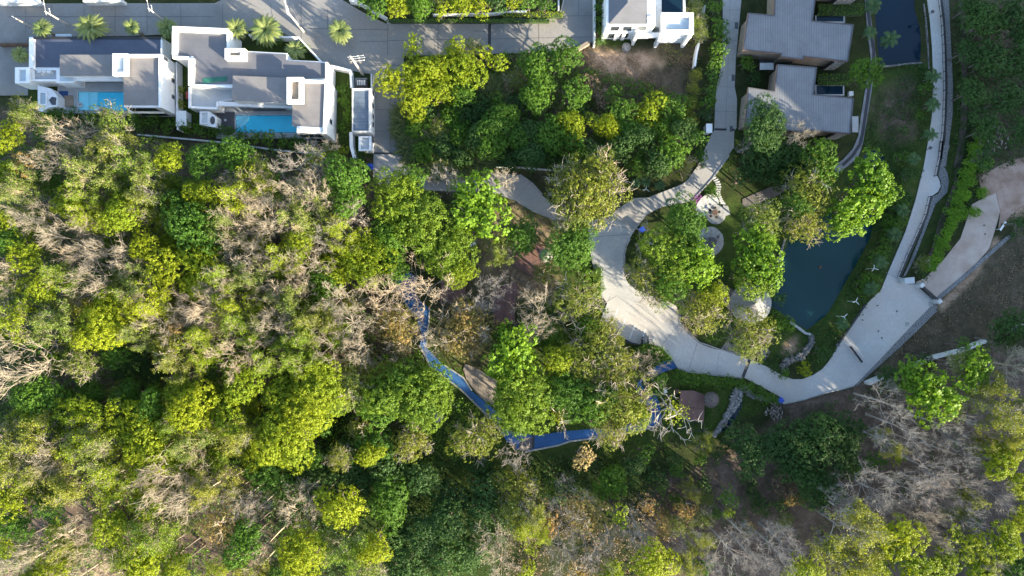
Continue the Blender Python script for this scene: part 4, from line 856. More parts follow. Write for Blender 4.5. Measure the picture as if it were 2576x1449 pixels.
# ------------------------------------------------------------------ ground cover nobody could count
HARD = [P[k] for k in ('upper_street', 'park_road', 'hill_road', 'red_lane', 'blue_path', 'big_pond', 'upper_pond', 'small_pond')]
def cover(name, regions, mat, dens, size, h, seed, clump=5, keep=0.45, blocks=()):
    rs = np.random.RandomState(seed); pts = []
    for v, poly in regions:
        q = WP(v, poly); xs = [p[0] for p in q]; ys = [p[1] for p in q]
        n = int((max(xs)-min(xs))*(max(ys)-min(ys))*dens)
        X = min(xs)+rs.rand(n)*(max(xs)-min(xs)); Y = min(ys)+rs.rand(n)*(max(ys)-min(ys))
        ok = inside(q, X, Y) & (fbm(X, Y, 5.0, seed) > keep)
        for hp in HARD: ok &= ~inside(hp, X, Y)
        for hp in BLOCKS: ok &= ~inside(hp, X, Y)
        pts.append(np.stack([X[ok], Y[ok]], 1))
    c = np.concatenate(pts); n = len(c)
    hh = h*(0.3+0.7*fbm(c[:, 0], c[:, 1], 3.0, seed+3))
    C = np.repeat(c, clump, 0)+rs.normal(size=(n*clump, 2))*size*0.9
    Z = np.repeat(hh, clump)*(0.35+0.65*rs.rand(n*clump))
    tone = np.repeat(fbm(c[:, 0], c[:, 1], 2.2, seed+9), clump)*0.6+0.3*rs.rand(n*clump)
    m = leaf_mesh(name, np.column_stack([C, Z]), rs.normal(size=(n*clump, 3))*0.7+np.array([0, 0, 1.0]), size, rs, tone)
    return tag(link(name, m, mat), kind='stuff')
BLOCKS = [WP('F', p) for p in ([(40,80),(935,80),(940,390),(880,340),(560,345),(40,290)], [(1515,0),(1755,0),(1755,112),(1515,112)], [(1855,0),(2170,0),(2180,350),(1850,330)], [(1740,480),(1850,480),(1850,650),(1740,650)], [(1820,720),(1950,720),(1950,810),(1820,810)],
   [(2480,430),(2660,390),(2660,520),(2530,545),(2500,610),(2420,710),(2365,770),(2355,755),(2480,620)], [(1690,985),(1775,985),(1775,1065),(1690,1065)], [(1165,905),(1240,905),(1240,1010),(1165,1010)], [(1100,680),(1180,680),(1180,770),(1100,770)], [(1280,610),(1380,610),(1380,710),(1280,710)], [(1235,735),(1300,735),(1300,825),(1235,825)], [(2365,-60),(2395,-60),(2405,300),(2380,480),(2270,720),(2240,700),(2355,440)])]
cover('undergrowth', [('F', [(-40,300),(340,335),(700,380),(930,430),(960,480),(1000,690),(1060,860),(1200,1010),(1260,1120),(1000,1180),(640,1210),(420,1110),(-40,1150)])], LEAF['g'], 2.2, 0.34, 2.6, 51, 6, 0.34)
cover('undergrowth', [('F', [(-40,1150),(420,1110),(640,1210),(640,1460),(-40,1460)])], LEAF['g'], 2.6, 0.30, 0.9, 52, 6, 0.36)
cover('undergrowth', [('F', [(640,1150),(1000,1160),(1260,1140),(1640,1165),(1720,1170),(1640,1215),(1340,1250),(1220,1460),(640,1460)])], LEAF['d'], 3.0, 0.36, 1.6, 53, 5, 0.33)
cover('dry_weeds', [('F', [(1480,150),(1740,140),(1745,330),(1560,260),(1450,290),(1260,260),(1270,140),(1330,150)])], LEAF['dry'], 7.0, 0.26, 0.6, 54, 5, 0.36)
cover('weeds', [('F', [(1030,140),(1330,135),(1740,240),(1760,340),(1700,430),(1100,425),(1030,380)])], LEAF['g'], 4.0, 0.32, 1.2, 55, 6, 0.36)
cover('weeds', [('F', [(1540,95),(1750,100),(1760,180),(1660,170),(1620,130),(1490,130)])], LEAF['k'], 2.0, 0.24, 0.3, 56, 4, 0.52)
cover('weeds', [('F', [(2210,170),(2330,165),(2338,300),(2320,420),(2230,700),(2100,880),(2060,930),(1930,900),(2040,840),(2200,600),(2180,420),(2160,330),(2200,300)])], LEAF['d'], 3.5, 0.30, 0.5, 57, 5, 0.42)
cover('weeds', [('F', [(2400,-40),(2620,-40),(2620,560),(2540,600),(2520,500),(2450,500),(2340,680),(2300,690),(2400,480)])], LEAF['d'], 3.2, 0.36, 0.9, 58, 5, 0.40)
cover('dry_weeds', [('F', [(2380,770),(2520,640),(2600,560),(2600,840),(2480,840),(2260,930),(2190,930)])], LEAF['dry'], 2.0, 0.24, 0.25, 59, 4, 0.5)
cover('undergrowth', [('F', [(2150,990),(2600,850),(2600,1460),(1640,1460),(1640,1250),(1740,1200),(1960,1060)])], LEAF['d'], 1.2, 0.28, 0.7, 60, 6, 0.54)
cover('dry_weeds', [('F', [(1330,1240),(1660,1230),(1760,1190),(1720,1300),(1660,1460),(1240,1460)])], LEAF['dry'], 2.6, 0.28, 0.8, 61, 5, 0.40)
cover('grass', [('F', [(1090,700),(1200,590),(1300,510),(1460,560),(1510,800),(1690,920),(1950,1005),(1800,1110),(1640,1160),(1300,1180),(1270,1090),(1060,860)]), ('F', [(1700,520),(1840,390),(1990,470),(2000,560),(1950,900),(1860,880),(1720,800),(1590,690),(1590,600)]), ('F', [(700,95),(930,200),(940,390),(860,370),(855,180),(745,105)])], LEAF['g'], 5, 0.16, 0.16, 62, 4, 0.45)
# ------------------------------------------------------------------ buildings
def rect(x0, y0, x1, y1): return [(x0,y0),(x1,y0),(x1,y1),(x0,y1)]
def blk(par, name, v, pts, z0, z1, mat, **k):
    """a block whose top outline (at height z1) is pts"""
    if isinstance(pts, tuple): pts = rect(*pts)
    return obj(name, MB().prism(WP(v, pts, z1), z0, z1), mat, par, **k)
def ring(par, name, v, r, t, z0, z1, mat, ry=None):
    """an upstand round a rectangle, t wide (enlargement units), its four sides butted"""
    x0, y0, x1, y1 = r; ty = ry or t; mb = MB()
    for q in ((x0,y0,x1,y0+ty),(x0,y1-ty,x1,y1),(x0,y0+ty,x0+t,y1-ty),(x1-t,y0+ty,x1,y1-ty)): mb.prism(WP(v, rect(*q), z1), z0, z1)
    return obj(name, mb, mat, par)
def window_on(par, axis, at, lo, hi, z0, z1, sgn, frame=None):
    """a framed window standing 5 cm proud of a wall; axis 'x': wall faces +-x at x = at"""
    f = MB(); g = MB(); t = 0.07
    def bx(mb, a0, a1, c0, c1, d0, d1):
        if axis == 'x': mb.box(at+sgn*d0, a0, c0, at+sgn*d1, a1, c1)
        else: mb.box(a0, at+sgn*d0, c0, a1, at+sgn*d1, c1)
    bx(f, lo, hi, z0, z0+t, 0.002, 0.07); bx(f, lo, hi, z1-t, z1, 0.002, 0.07); bx(f, lo, lo+t, z0+t, z1-t, 0.002, 0.07); bx(f, hi-t, hi, z0+t, z1-t, 0.002, 0.07)
    bx(g, lo+t, hi-t, z0+t, z1-t, 0.003, 0.03)
    w = obj('window', f, frame or M['paint_silver'], par); obj('pane', g, M['glass'], w); return w
# --- the left white villa
h = thing('white_villa', W('Z1', 800, 600), 'white modern villa with slate blue flat roof and taupe roofed upper room', 'house', 'white villas with pools')
blk(h, 'wall', 'Z1', (252,322,1405,592), 0, 3.3, M['white']); blk(h, 'roof', 'Z1', (290,342,1398,586), 3.303, 3.36, M['roof_dark'])
blk(h, 'parapet', 'Z1', (252,336,288,590), 3.303, 3.95, M['white']); blk(h, 'parapet', 'Z1', (1399,345,1412,480), 3.303, 3.7, M['white']); blk(h, 'gutter', 'Z1', (290,318,1398,340), 3.303, 3.45, M['black'])
obj('canopy', MB().prism(WP('Z1', rect(482,296,622,316), 3.0), 2.85, 3.0), M['skylight'], h)
blk(h, 'wall', 'Z1', (130,585,252,725), 0, 3.7, M['white']); ring(h, 'parapet', 'Z1', (132,587,254,724), 30, 3.703, 4.05, M['white'], 18); blk(h, 'skylight', 'Z1', (163,606,223,705), 3.703, 3.74, M['skylight'])
blk(h, 'wall', 'Z1', (258,594,522,708), 0, 3.0, M['white']); blk(h, 'terrace', 'Z1', (300,612,515,690), 3.003, 3.03, M['terrace']); ring(h, 'parapet', 'Z1', (262,594,520,706), 30, 3.003, 3.35, M['white'], 16)
for i in range(3): blk(h, 'air_conditioner', 'Z1', (322+42*i,612,358+42*i,634), 3.035, 3.7, M['white_old'])
blk(h, 'wall', 'Z1', (525,480,985,655), 0, 4.5, M['white']); blk(h, 'roof', 'Z1', (520,476,990,658), 4.503, 4.66, M['roof_brown'])
blk(h, 'wall', 'Z1', (490,652,650,722), 0, 3.3, M['white']); blk(h, 'terrace', 'Z1', (520,660,640,706), 3.303, 3.33, M['skylight'])
blk(h, 'balcony', 'Z1', (655,672,1082,704), 2.9, 3.4, M['white'])
blk(h, 'wall', 'Z1', (1080,470,1405,935), 0, 6.2, M['white']); blk(h, 'roof', 'Z1', (1076,500,1378,914), 6.203, 6.36, M['roof_brown'])
blk(h, 'parapet', 'Z1', (1080,472,1382,497), 6.203, 6.7, M['white']); blk(h, 'parapet', 'Z1', (1380,498,1400,935), 6.203, 6.75, M['white'])
blk(h, 'wall', 'Z1', (982,466,1076,655), 3.4, 6.8, M['white']); ring(h, 'parapet', 'Z1', (978,466,1112,656), 34, 6.803, 7.3, M['white'], 30); blk(h, 'skylight', 'Z1', (1012,496,1077,626), 6.803, 6.85, M['skylight'])
xw = W('Z1', 1405, 700, 6.2)[0]
for yy, z0, z1 in ((705,1.9,2.9),(848,1.9,2.9),(560,4.2,5.6)):
    y = W('Z1', 1480, yy, 2.2)[1]; window_on(h, 'x', xw, y-0.35, y+0.35, z0, z1, 1)
yw = W('Z1', 1200, 935, 6.2)[1]
x0 = W('Z1', 1110, 935, 5)[0]; window_on(h, 'y', yw, x0+0.3, x0+5.0, 3.9, 5.9, -1); window_on(h, 'y', yw, x0+0.3, x0+5.0, 0.8, 2.9, -1)
blk(h, 'balcony', 'Z1', (1115,938,1425,985), 3.0, 3.3, M['white'])
yw = W('Z1', 800, 655, 4.5)[1]; x0 = W('Z1', 680, 655, 3)[0]; window_on(h, 'y', yw, x0, x0+6.5, 0.7, 2.7, -1)
p = thing('pool_house', W('Z1', 414, 850), 'small white pool house with pentagon roof light by the left villa', 'outbuilding')
blk(p, 'wall', 'Z1', [(328,742),(440,770),(500,838),(500,925),(420,935),(370,972),(328,962)], 0, 2.5, M['white']); ring(p, 'parapet', 'Z1', (336,798,406,915), 10, 2.503, 2.8, M['white']); blk(p, 'skylight', 'Z1', (347,809,395,904), 2.503, 2.54, M['skylight'])
blk(p, 'roof_light', 'Z1', [(425,872),(452,842),(488,850),(482,912),(450,912)], 2.503, 2.6, M['slate'])
# --- the right white villa
g = thing('white_villa', W('Z2', 700, 600), 'white modern villa with charcoal L-shaped roof and rounded pool steps, nearer the guardhouse', 'house', 'white villas with pools')
main = [(42,197),(475,228),(470,372),(590,385),(910,402),(910,450),(1215,468),(1212,592),(500,592),(500,652),(163,645),(163,440),(42,432)]
blk(g, 'wall', 'Z2', main, 0, 5.2, M['white'])
blk(g, 'roof', 'Z2', [(85,240),(455,262),(452,385),(590,392),(905,410),(905,455),(1196,474),(1196,590),(500,590),(500,636),(205,632),(208,425),(85,420)], 5.203, 5.28, M['roof_grey'])
mb = MB()
for a, c, t in (((46,215),(462,233),0.8),((62,236),(60,412),0.85),((44,430),(165,436),0.4),((186,440),(184,642),0.85),((462,258),(462,372),0.32)): mb.wallseg(W('Z2',*a,5.8), W('Z2',*c,5.8), t, 5.203, 5.8)
obj('parapet', mb, M['white'], g)
obj('parapet', MB().wallseg(W('Z2',1206,470,5.6), W('Z2',1206,590,5.6), 0.32, 5.203, 5.6), M['white'], g); obj('parapet', MB().wallseg(W('Z2',205,641,5.5), W('Z2',500,656,5.5), 0.3, 5.203, 5.5), M['white'], g)
blk(g, 'roof_sheet', 'Z2', [(275,590),(460,575),(460,610),(275,630)], 5.285, 5.32, M['green_sheet'])
ring(g, 'chimney', 'Z2', (440,364,590,446), 34, 5.285, 6.5, M['white'], 26); blk(g, 'flue_cap', 'Z2', (478,394,556,418), 5.285, 5.9, M['tanwall'])
blk(g, 'wall', 'Z2', [(503,594),(918,594),(918,773),(500,752)], 0, 5.9, M['white']); blk(g, 'roof', 'Z2', [(500,570),(924,588),(920,777),(496,756)], 5.903, 6.05, M['roof_brown'])
blk(g, 'wall', 'Z2', [(950,596),(1215,600),(1205,1008),(984,1000),(984,948),(950,945)], 0, 6.3, M['white']); blk(g, 'roof', 'Z2', [(1034,626),(1190,632),(1176,958),(946,946),(952,782),(1034,784)], 6.303, 6.45, M['roof_brown'])
blk(g, 'parapet', 'Z2', [(1034,600),(1196,606),(1192,628),(1034,622)], 6.303, 6.75, M['white']); blk(g, 'parapet', 'Z2', [(1194,630),(1212,630),(1204,1008),(1180,1006)], 6.303, 6.7, M['white']); blk(g, 'balcony', 'Z2', [(984,952),(1176,964),(1174,990),(986,978)], 6.303, 6.5, M['white'])
blk(g, 'wall', 'Z2', (912,590,948,778), 3.4, 6.9, M['white']); ring(g, 'parapet', 'Z2', (908,582,1032,780), 32, 6.903, 7.5, M['white'], 30); blk(g, 'skylight', 'Z2', (942,614,998,748), 6.903, 6.95, M['tanwall'])
ter = [(165,655),(498,662),(498,752),(390,770),(390,826),(165,814)]
blk(g, 'wall', 'Z2', ter, 0, 3.1, M['white']); blk(g, 'terrace', 'Z2', [(186,666),(494,672),(494,748),(376,764),(374,806),(186,800)], 3.103, 3.14, M['terrace'])
mb = MB()
for a, c in (((174,660),(174,812)),((186,808),(384,818)),((384,768),(384,806))): mb.wallseg(W('Z2',*a,3.5), W('Z2',*c,3.5), 0.36, 3.103, 3.5)
obj('parapet', mb, M['white'], g)
blk(g, 'balcony', 'Z2', [(394,764),(950,788),(950,816),(394,798)], 2.8, 3.3, M['white']); blk(g, 'shed', 'Z2', (146,690,180,746), 0, 2.4, M['red'])
xw = W('Z2', 1208, 800, 6.3)[0]
for yy, z0, z1 in ((800,3.0,4.3),(925,3.0,4.3),(680,4.6,5.8)):
    y = W('Z2', 1245, yy, 3.2)[1]; window_on(g, 'x', xw, y-0.4, y+0.4, z0, z1, 1)
yw = W('Z2', 700, 775, 5.9)[1]; x0 = W('Z2', 540, 760, 3)[0]; window_on(g, 'y', yw, x0, x0+7.5, 0.7, 2.7, -1)
yw = W('Z2', 1100, 1008, 6.3)[1]; x0 = W('Z2', 1000, 1000, 5)[0]; window_on(g, 'y', yw, x0, x0+3.8, 3.6, 5.9, -1); window_on(g, 'y', yw, x0, x0+3.8, 0.7, 2.7, -1)
p = thing('pool_house', W('Z2', 312, 900), 'small white pool house with oval roof light beside the dark slate deck', 'outbuilding')
blk(p, 'wall', 'Z2', [(250,836),(320,836),(376,880),(374,962),(250,940)], 0, 2.6, M['white']); ring(p, 'parapet', 'Z2', (255,842,318,936), 9, 2.603, 2.9, M['white']); blk(p, 'skylight', 'Z2', (265,852,308,926), 2.603, 2.64, M['white_old'])
blk(p, 'roof_light', 'Z2', disc('Z2', 348, 908, 30, 0.6, 20), 2.603, 2.68, M['slate'])
# --- patios and swimming pools
def patio(v, outer, pool, z, label):
    x0, y0, x1, y1 = outer; a, b_, c, d = pool; o = thing('pool_terrace', W(v, (x0+x1)/2, (y0+y1)/2), label, 'terrace'); mb = MB()
    for q in ((x0,y0,x1,b_),(x0,d,x1,y1),(x0,b_,a,d),(c,b_,x1,d)): mb.prism(WP(v, rect(*q), z), -0.2, z)
    obj('paving', mb, M['patio'], o); return o
t = patio('Z1', (500,700,1440,985), (680,797,1140,962), 0.5, 'pale stone pool terrace in front of the left villa')
blk(t, 'mat', 'Z1', [(515,793),(592,793),(592,830),(635,830),(635,930),(515,930)], 0.503, 0.53, M['blue_mat']); blk(t, 'wooden_platform', 'Z1', (555,832,636,928), 0.535, 0.62, M['tanwall'])
t = patio('Z2', (375,800,1180,1045), (522,868,985,1002), 0.5, 'pale stone pool terrace in front of the right villa')
blk(t, 'slate_deck', 'Z2', (378,846,514,1000), 0.503, 0.55, M['slate']); obj('drain', MB().lathe(*W('Z2', 445, 906, 0.55), [(0.22,0.553),(0.2,0.6)], 14), M['white_old'], t)
def pool(v, r, label, shallow, steps=None):
    o = thing('swimming_pool', W(v, (r[0]+r[2])/2, (r[1]+r[3])/2), label, 'swimming pool', 'turquoise villa pools'); e = 3
    mb = MB(); mb.prism(WP(v, rect(r[0]+e, r[1]+e, r[2]-e, r[3]-e), 0.02), -0.3, 0.02); obj('basin', mb, M['cyan_tile'], o)
    for nm, q, z in shallow: obj(nm, MB().prism(WP(v, q, z), 0.022, z), M['cyan_pale'], o)
    w = MB(); w.add([(x, y, 0.44) for x, y in WP(v, rect(*r)[::-1], 0.44)], [(0,1,2,3)]); obj('water', w, M['pool_water'], o)
    ring(o, 'coping', v, (r[0]-7, r[1]-7, r[2]+7, r[3]+7), 7, 0.503, 0.54, M['terrace']); return o
pool('Z1', (680,797,1140,962), 'rectangular turquoise pool with a pale shallow shelf by the left villa', [('shelf', rect(684,801,772,958), 0.34), ('step', rect(773,801,850,958), 0.18)])
def arc(cx, cy, r): return [(cx, cy)]+[(cx+r*math.cos(math.radians(a)), cy+r*math.sin(math.radians(a))*0.95) for a in range(0, 91, 10)]
pool('Z2', (522,868,985,1002), 'rectangular turquoise pool with quarter-round steps by the right villa', [('step', arc(525,871,100), 0.12), ('step', arc(525.4,871.4,72), 0.24), ('step', arc(525.8,871.8,45), 0.36)])
o = thing('pool_float', W('Z1', 697, 912, 0.5) + (0.45,), 'small round white float in the left villa pool', 'pool float'); obj('tube_ring', MB().lathe(*W('Z1', 697, 912, 0.5), [(0.22,0.47),(0.40,0.47),(0.46,0.54),(0.40,0.62),(0.28,0.62),(0.22,0.55)], 18), M['white_old'], o); obj('cover', MB().lathe(*W('Z1', 697, 912, 0.5), [(0.2,0.50),(0.18,0.56)], 14), M['shell'], o)
# --- the guardhouse and its kiosk
g = thing('guardhouse', W('Z2', 1468, 830), 'white guardhouse with a long blue-grey ribbed roof beside the street', 'guardhouse')
blk(g, 'wall', 'Z2', (1402,668,1545,1000), 0, 3.0, M['white']); blk(g, 'roof', 'Z2', (1408,688,1524,986), 3.003, 3.12, M['roof_guard']); ring(g, 'parapet', 'Z2', (1400,666,1534,994), 7, 3.003, 3.4, M['white_old'], 7)
xw = W('Z2', 1545, 800, 3.0)[0]
for yy in (705,800,880,940):
    y = W('Z2', 1552, yy, 1.5)[1]; window_on(g, 'x', xw, y-0.4, y+0.4, 0.9, 2.1, 1)
g = thing('service_kiosk', W('Z2', 1498, 1084), 'little white service kiosk with a pale inset roof, below the guardhouse', 'kiosk')
blk(g, 'wall', 'Z2', (1452,1030,1545,1137), 0, 2.4, M['white']); ring(g, 'parapet', 'Z2', (1450,1028,1546,1138), 16, 2.403, 2.7, M['white'], 10); blk(g, 'skylight', 'Z2', (1468,1040,1528,1126), 2.403, 2.44, M['terrace'])
x = W('Z2', 1545, 1084, 2.4)[0]; y = W('Z2', 1552, 1060, 1)[1]; window_on(g, 'x', x, y-0.4, y+0.4, 0.3, 2.0, 1)
g = thing('power_cabinet', W('Z2', 1470, 622), 'blue-grey transformer cabinet in the yard above the guardhouse', 'cabinet')
blk(g, 'plinth', 'Z2', (1425,588,1515,656), 0, 0.15, M['kerb']); blk(g, 'body', 'Z2', (1434,596,1508,648), 0.152, 1.5, M['slate'])
mb = MB()
for i in range(5): mb.prism(WP('Z2', rect(1440+13*i,604,1447+13*i,640), 1.6), 1.503, 1.6)
obj('cooling_fins', mb, M['white_old'], g)
# --- the hip-roofed white house at the top
g = thing('white_house', W('Z4', 540, 80), 'white house with charcoal hip roof and bright columns above the tan bare ground', 'house')
blk(g, 'wall', 'Z4', (352,-80,745,204), 0, 6.2, M['white'])
e = 6.3; hip = [W('Z4',368,-80,e)+(e,), W('Z4',368,194,e)+(e,), W('Z4',674,194,e)+(e,), W('Z4',674,-80,e)+(e,), W('Z4',522,20,7.5)+(7.5,), W('Z4',522,-80,7.5)+(7.5,)]
mb = MB(); mb.add(hip, [(0,1,4,5),(1,2,4),(2,3,5,4),(0,3,2,1)]); obj('roof', mb, M['roof_grey'], g)
blk(g, 'terrace', 'Z4', (676,-80,726,196), 6.203, 6.26, M['terrace']); blk(g, 'skylight', 'Z4', (678,128,722,150), 6.263, 6.4, M['white']); blk(g, 'skylight', 'Z4', (678,166,722,188), 6.263, 6.4, M['white'])
blk(g, 'balcony', 'Z4', (400,206,640,262), 3.0, 3.5, M['white']); blk(g, 'balcony', 'Z4', (600,262,1040,300), 2.8, 3.3, M['white'])
for x, y in ((338,206),(592,240),(782,262),(1010,262)): blk(g, 'column', 'Z4', (x,y,x+22,y+40), 0, 5.0, M['white'])
for x in (420,480,560): blk(g, 'column', 'Z4', (x,262,x+26,282), 0, 2.6, M['white'])
blk(g, 'wall', 'Z4', (796,104,1056,268), 0, 4.6, M['white']); ring(g, 'parapet', 'Z4', (796,102,1056,272), 34, 4.603, 5.2, M['white'], 34); blk(g, 'skylight', 'Z4', (832,138,1022,238), 4.603, 4.65, M['skylight'])
yw = W('Z4', 500, 204, 6.2)[1]
for x in (420,520,640):
    x0 = W('Z4', x, 204, 5)[0]; window_on(g, 'y', yw, x0-0.7, x0+0.7, 3.9, 5.7, -1); window_on(g, 'y', yw, x0-0.7, x0+0.7, 0.6, 2.6, -1)
blk(g, 'deck', 'Z4', (746,-80,795,220), 0, 2.9, M['white_old'])
p = thing('swimming_pool', W('Z4', 885, 20), 'dark unlit pool beside the hip-roofed house', 'swimming pool'); blk(p, 'basin', 'Z4', (786,-80,990,104), -0.2, 2.6, M['white_old']); blk(p, 'water', 'Z4', (796,-80,968,98), 2.603, 2.63, M['pond_dark'])
o = thing('boulder', W('Z4', 508, 386), 'pale boulder on the lawn below the hip-roofed house', 'boulder'); mb = MB(); mb.lathe(*W('Z4', 508, 386), [(0.75,-0.1),(0.8,0.3),(0.6,0.65),(0.2,0.8)], 9); obj('rock', mb, M['stonewall'], o)
# --- grey metal-roofed houses
def metal_house(roof, zt, label, walls, tag_):
    xs = [p[0] for p in roof]; ys = [p[1] for p in roof]
    o = thing('grey_house', W('Z5', sum(xs)/len(xs), sum(ys)/len(ys)), label, 'house', 'grey metal-roofed houses')
    cx, cy = sum(xs)/len(xs), sum(ys)/len(ys)
    pl = WP('Z5', roof, zt); a = sum(pl[i][0]*pl[(i+1) % len(pl)][1]-pl[(i+1) % len(pl)][0]*pl[i][1] for i in range(len(pl)))
    if a < 0: pl = pl[::-1]
    def off(poly, t):
        n = len(poly); out = []
        for i in range(n):
            p0, p1, p2 = Vector(poly[i-1]), Vector(poly[i]), Vector(poly[(i+1) % n]); d1 = (p1-p0).normalized(); d2 = (p2-p1).normalized()
            n1 = Vector((-d1.y, d1.x)); n2 = Vector((-d2.y, d2.x)); q = (n1+n2).normalized(); k = t/max(q.dot(n1), 0.3); out.append((p1.x+q.x*k, p1.y+q.y*k))
        return out
    obj('roof', MB().prism(off(pl, 0.10), zt-0.02, zt), M['roof_metal'], o)
    obj('fascia', MB().prism(pl, zt-0.40, zt-0.023), M['copper'], o)
    mb = MB(); i1 = off(pl, 0.0); i2 = off(pl, 0.14); n = len(pl)
    for i in range(n): mb.prism([i1[i], i1[(i+1) % n], i2[(i+1) % n], i2[i]], zt-0.018, zt+0.12)
    obj('roof_edge', mb, M['slate'], o)
    obj('wall', MB().prism(off(pl, 0.45), 0, zt-0.403), M['tanwall'], o)
    return o
z = 4.6
a4 = metal_house([(383,112),(610,132),(617,-120),(985,-120),(945,180),(1303,214),(1252,538),(868,494),(862,520),(664,496),(672,470),(338,436)], z, 'brown-walled house under the upper cross-shaped ribbed grey roof', None, 0)
a5 = metal_house([(637,560),(982,586),(955,820),(1303,852),(1272,1166),(880,1132),(875,1152),(640,1128),(352,1098),(384,760),(612,796)], z, 'brown-walled house under the lower cross-shaped ribbed grey roof', None, 1)
a6 = metal_house([(720,-420),(1420,-380),(1390,-45),(700,-100)], z, 'house at the very top edge showing only its sand wall and stone', None, 2)
def south_stone(par, x0, x1, y, zt, v='Z5'):
    a = W(v, x0, y, zt); c = W(v, x1, y, zt); mb = MB(); mb.prism([(a[0], a[1]-0.06), (c[0], a[1]-0.06), (c[0]+0.55, a[1]+0.28), (a[0], a[1]+0.28)], 0, zt-0.5)
    obj('stone_wall', mb, M['stonewall'], par); s = MB()
    for k in (0.02, 0.42): s.box(a[0]-0.5+k, a[1]-0.09, 0, a[0]-0.36+k, a[1]+0.1, zt-0.5)
    obj('downpipe', s, M['black'], par)
south_stone(a4, 1145, 1245, 530, z); south_stone(a5, 1150, 1265, 1160, z); south_stone(a6, 1210, 1370, -50, z)
yw = W('Z5', 760, 520, z)[1]+0.42; x0 = W('Z5', 690, 520, z)[0]; window_on(a4, 'y', yw, x0, x0+2.6, 0.5, 2.4, -1, M['wood'])
pg = thing('pergola', W('Z5', 560, 560), 'small pale flat canopy on posts at the upper grey house entrance', 'canopy'); blk(pg, 'roof', 'Z5', (488,548,606,606), 2.45, 2.6, M['patio'])
for x, y in ((495,553),(598,553),(495,600),(598,600)): blk(pg, 'post', 'Z5', (x-4,y-4,x+4,y+4), 0, 2.45, M['wood'])
blk(None, 'entrance_paving', 'Z5', [(286,455),(500,480),(640,500),(640,620),(560,610),(490,600),(480,500),(290,500)], -0.2, 0.02, M['slate'], kind='structure')
for r, lab in (((968,132,1228,196),'narrow dark pool behind the upper grey house'),((968,738,1222,830),'narrow dark pool behind the lower grey house')):
    p = thing('swimming_pool', W('Z5', (r[0]+r[2])/2, (r[1]+r[3])/2), lab, 'swimming pool', 'dark plunge pools'); blk(p, 'basin', 'Z5', r, -0.2, 0.3, M['slate']); ring(p, 'coping', 'Z5', r, 12, 0.303, 0.42, M['patio'], 9); blk(p, 'water', 'Z5', (r[0]+13,r[1]+10,r[2]-13,r[3]-10), 0.303, 0.33, M['pond_dark'])
g = thing('garden_wall', W('Z5', 1300, 1010), 'low stone wall and steps at the right end of the lower grey house', 'wall'); blk(g, 'steps', 'Z5', (1290,1012,1345,1150), -0.2, 0.2, M['patio']); blk(g, 'skylight_box', 'Z5', (1264,794,1302,832), -0.2, 0.5, M['white_old'])
for r in ((268,192,298,250),(240,650,268,705),(222,1098,250,1146)): pass
for i, (x0, y0, x1, y1) in enumerate(((268,194,298,250),(240,650,268,704),(224,1098,250,1146))):
    o = thing('utility_pit', W('Z5', x0, y0), ('dark square utility pit beside the lane at the upper grey house','dark square utility pit beside the lane between the grey houses','dark square utility pit beside the lane gate')[i], 'utility pit', 'utility pits along the lane'); blk(o, 'lid', 'Z5', (x0,y0,x1,y1), -0.1, 0.06, M['slate']); blk(o, 'frame', 'Z5', (x0-26,y0+2,x0-1,y1-2), -0.1, 0.05, M['kerb'])
# ------------------------------------------------------------------ walls, fences, rails, gates
def wall(name, v, pts, t, hgt, mat, label, cat='wall', cap=None):
    p0 = W(v, *pts[0], hgt); o = thing(name, p0, label, cat); mb = MB(); mb.ribbon(WP(v, pts, hgt), t, -0.2, hgt); obj('panel', mb, mat, o)
    if cap: c = MB(); c.ribbon(WP(v, pts, hgt+.06), t*1.35, hgt+0.002, hgt+0.08); obj('coping', c, cap, o)
    return o
wall('garden_wall', 'Z2', [(620,262),(1000,284),(1164,462)], 0.28, 1.8, M['white'], 'white garden wall curving round the right villa front garden')
wall('garden_wall', 'Z2', [(1240,497),(1386,530),(1396,660)], 0.36, 1.9, M['white'], 'white corner wall between the right villa and the guardhouse')
wall('garden_wall', 'Z2', [(1392,996),(1396,1110),(1420,1194)], 0.55, 1.8, M['white'], 'white wall running down from the guardhouse to the wood')
wall('garden_wall', 'Z2', [(1546,556),(1546,664)], 0.2, 1.8, M['white_old'], 'short pale wall enclosing the transformer cabinet')
wall('garden_wall', 'Z1', [(1534,540),(1540,965),(1545,1130)], 0.2, 1.9, M['white'], 'white party wall between the two villas')
o = thing('outhouse', W('Z1', 1577, 1028), 'plain white box-shaped outhouse at the foot of the party wall', 'outbuilding'); blk(o, 'wall', 'Z1', (1536,968,1618,1090), 0, 2.0, M['white']); blk(o, 'roof', 'Z1', (1532,964,1621,1094), 2.003, 2.1, M['white'])
wall('retaining_wall', 'F', [(345,338),(420,345),(560,358),(700,378),(820,388)], 0.25, 0.4, M['white_old'], 'low pale retaining wall below the villas hedge')
wall('white_fence', 'Z2', [(1380,0),(1450,12),(1560,75),(1662,135)], 0.3, 1.5, M['white_old'], 'white fence slanting beside the top hedge', 'fence')
wall('garden_wall', 'Z1', [(-40,8),(340,8)], 0.5, 1.6, M['white_old'], 'pale wall along the street in the top left corner'); wall('garden_wall', 'Z1', [(720,2),(1060,2)], 0.5, 1.6, M['white_old'], 'pale wall along the top edge across from the left villa')
wall('brick_wall', 'Z1', [(-30,380),(245,380)], 0.3, 1.4, M['wood'], 'dark brown wall between street and drive at the left edge')
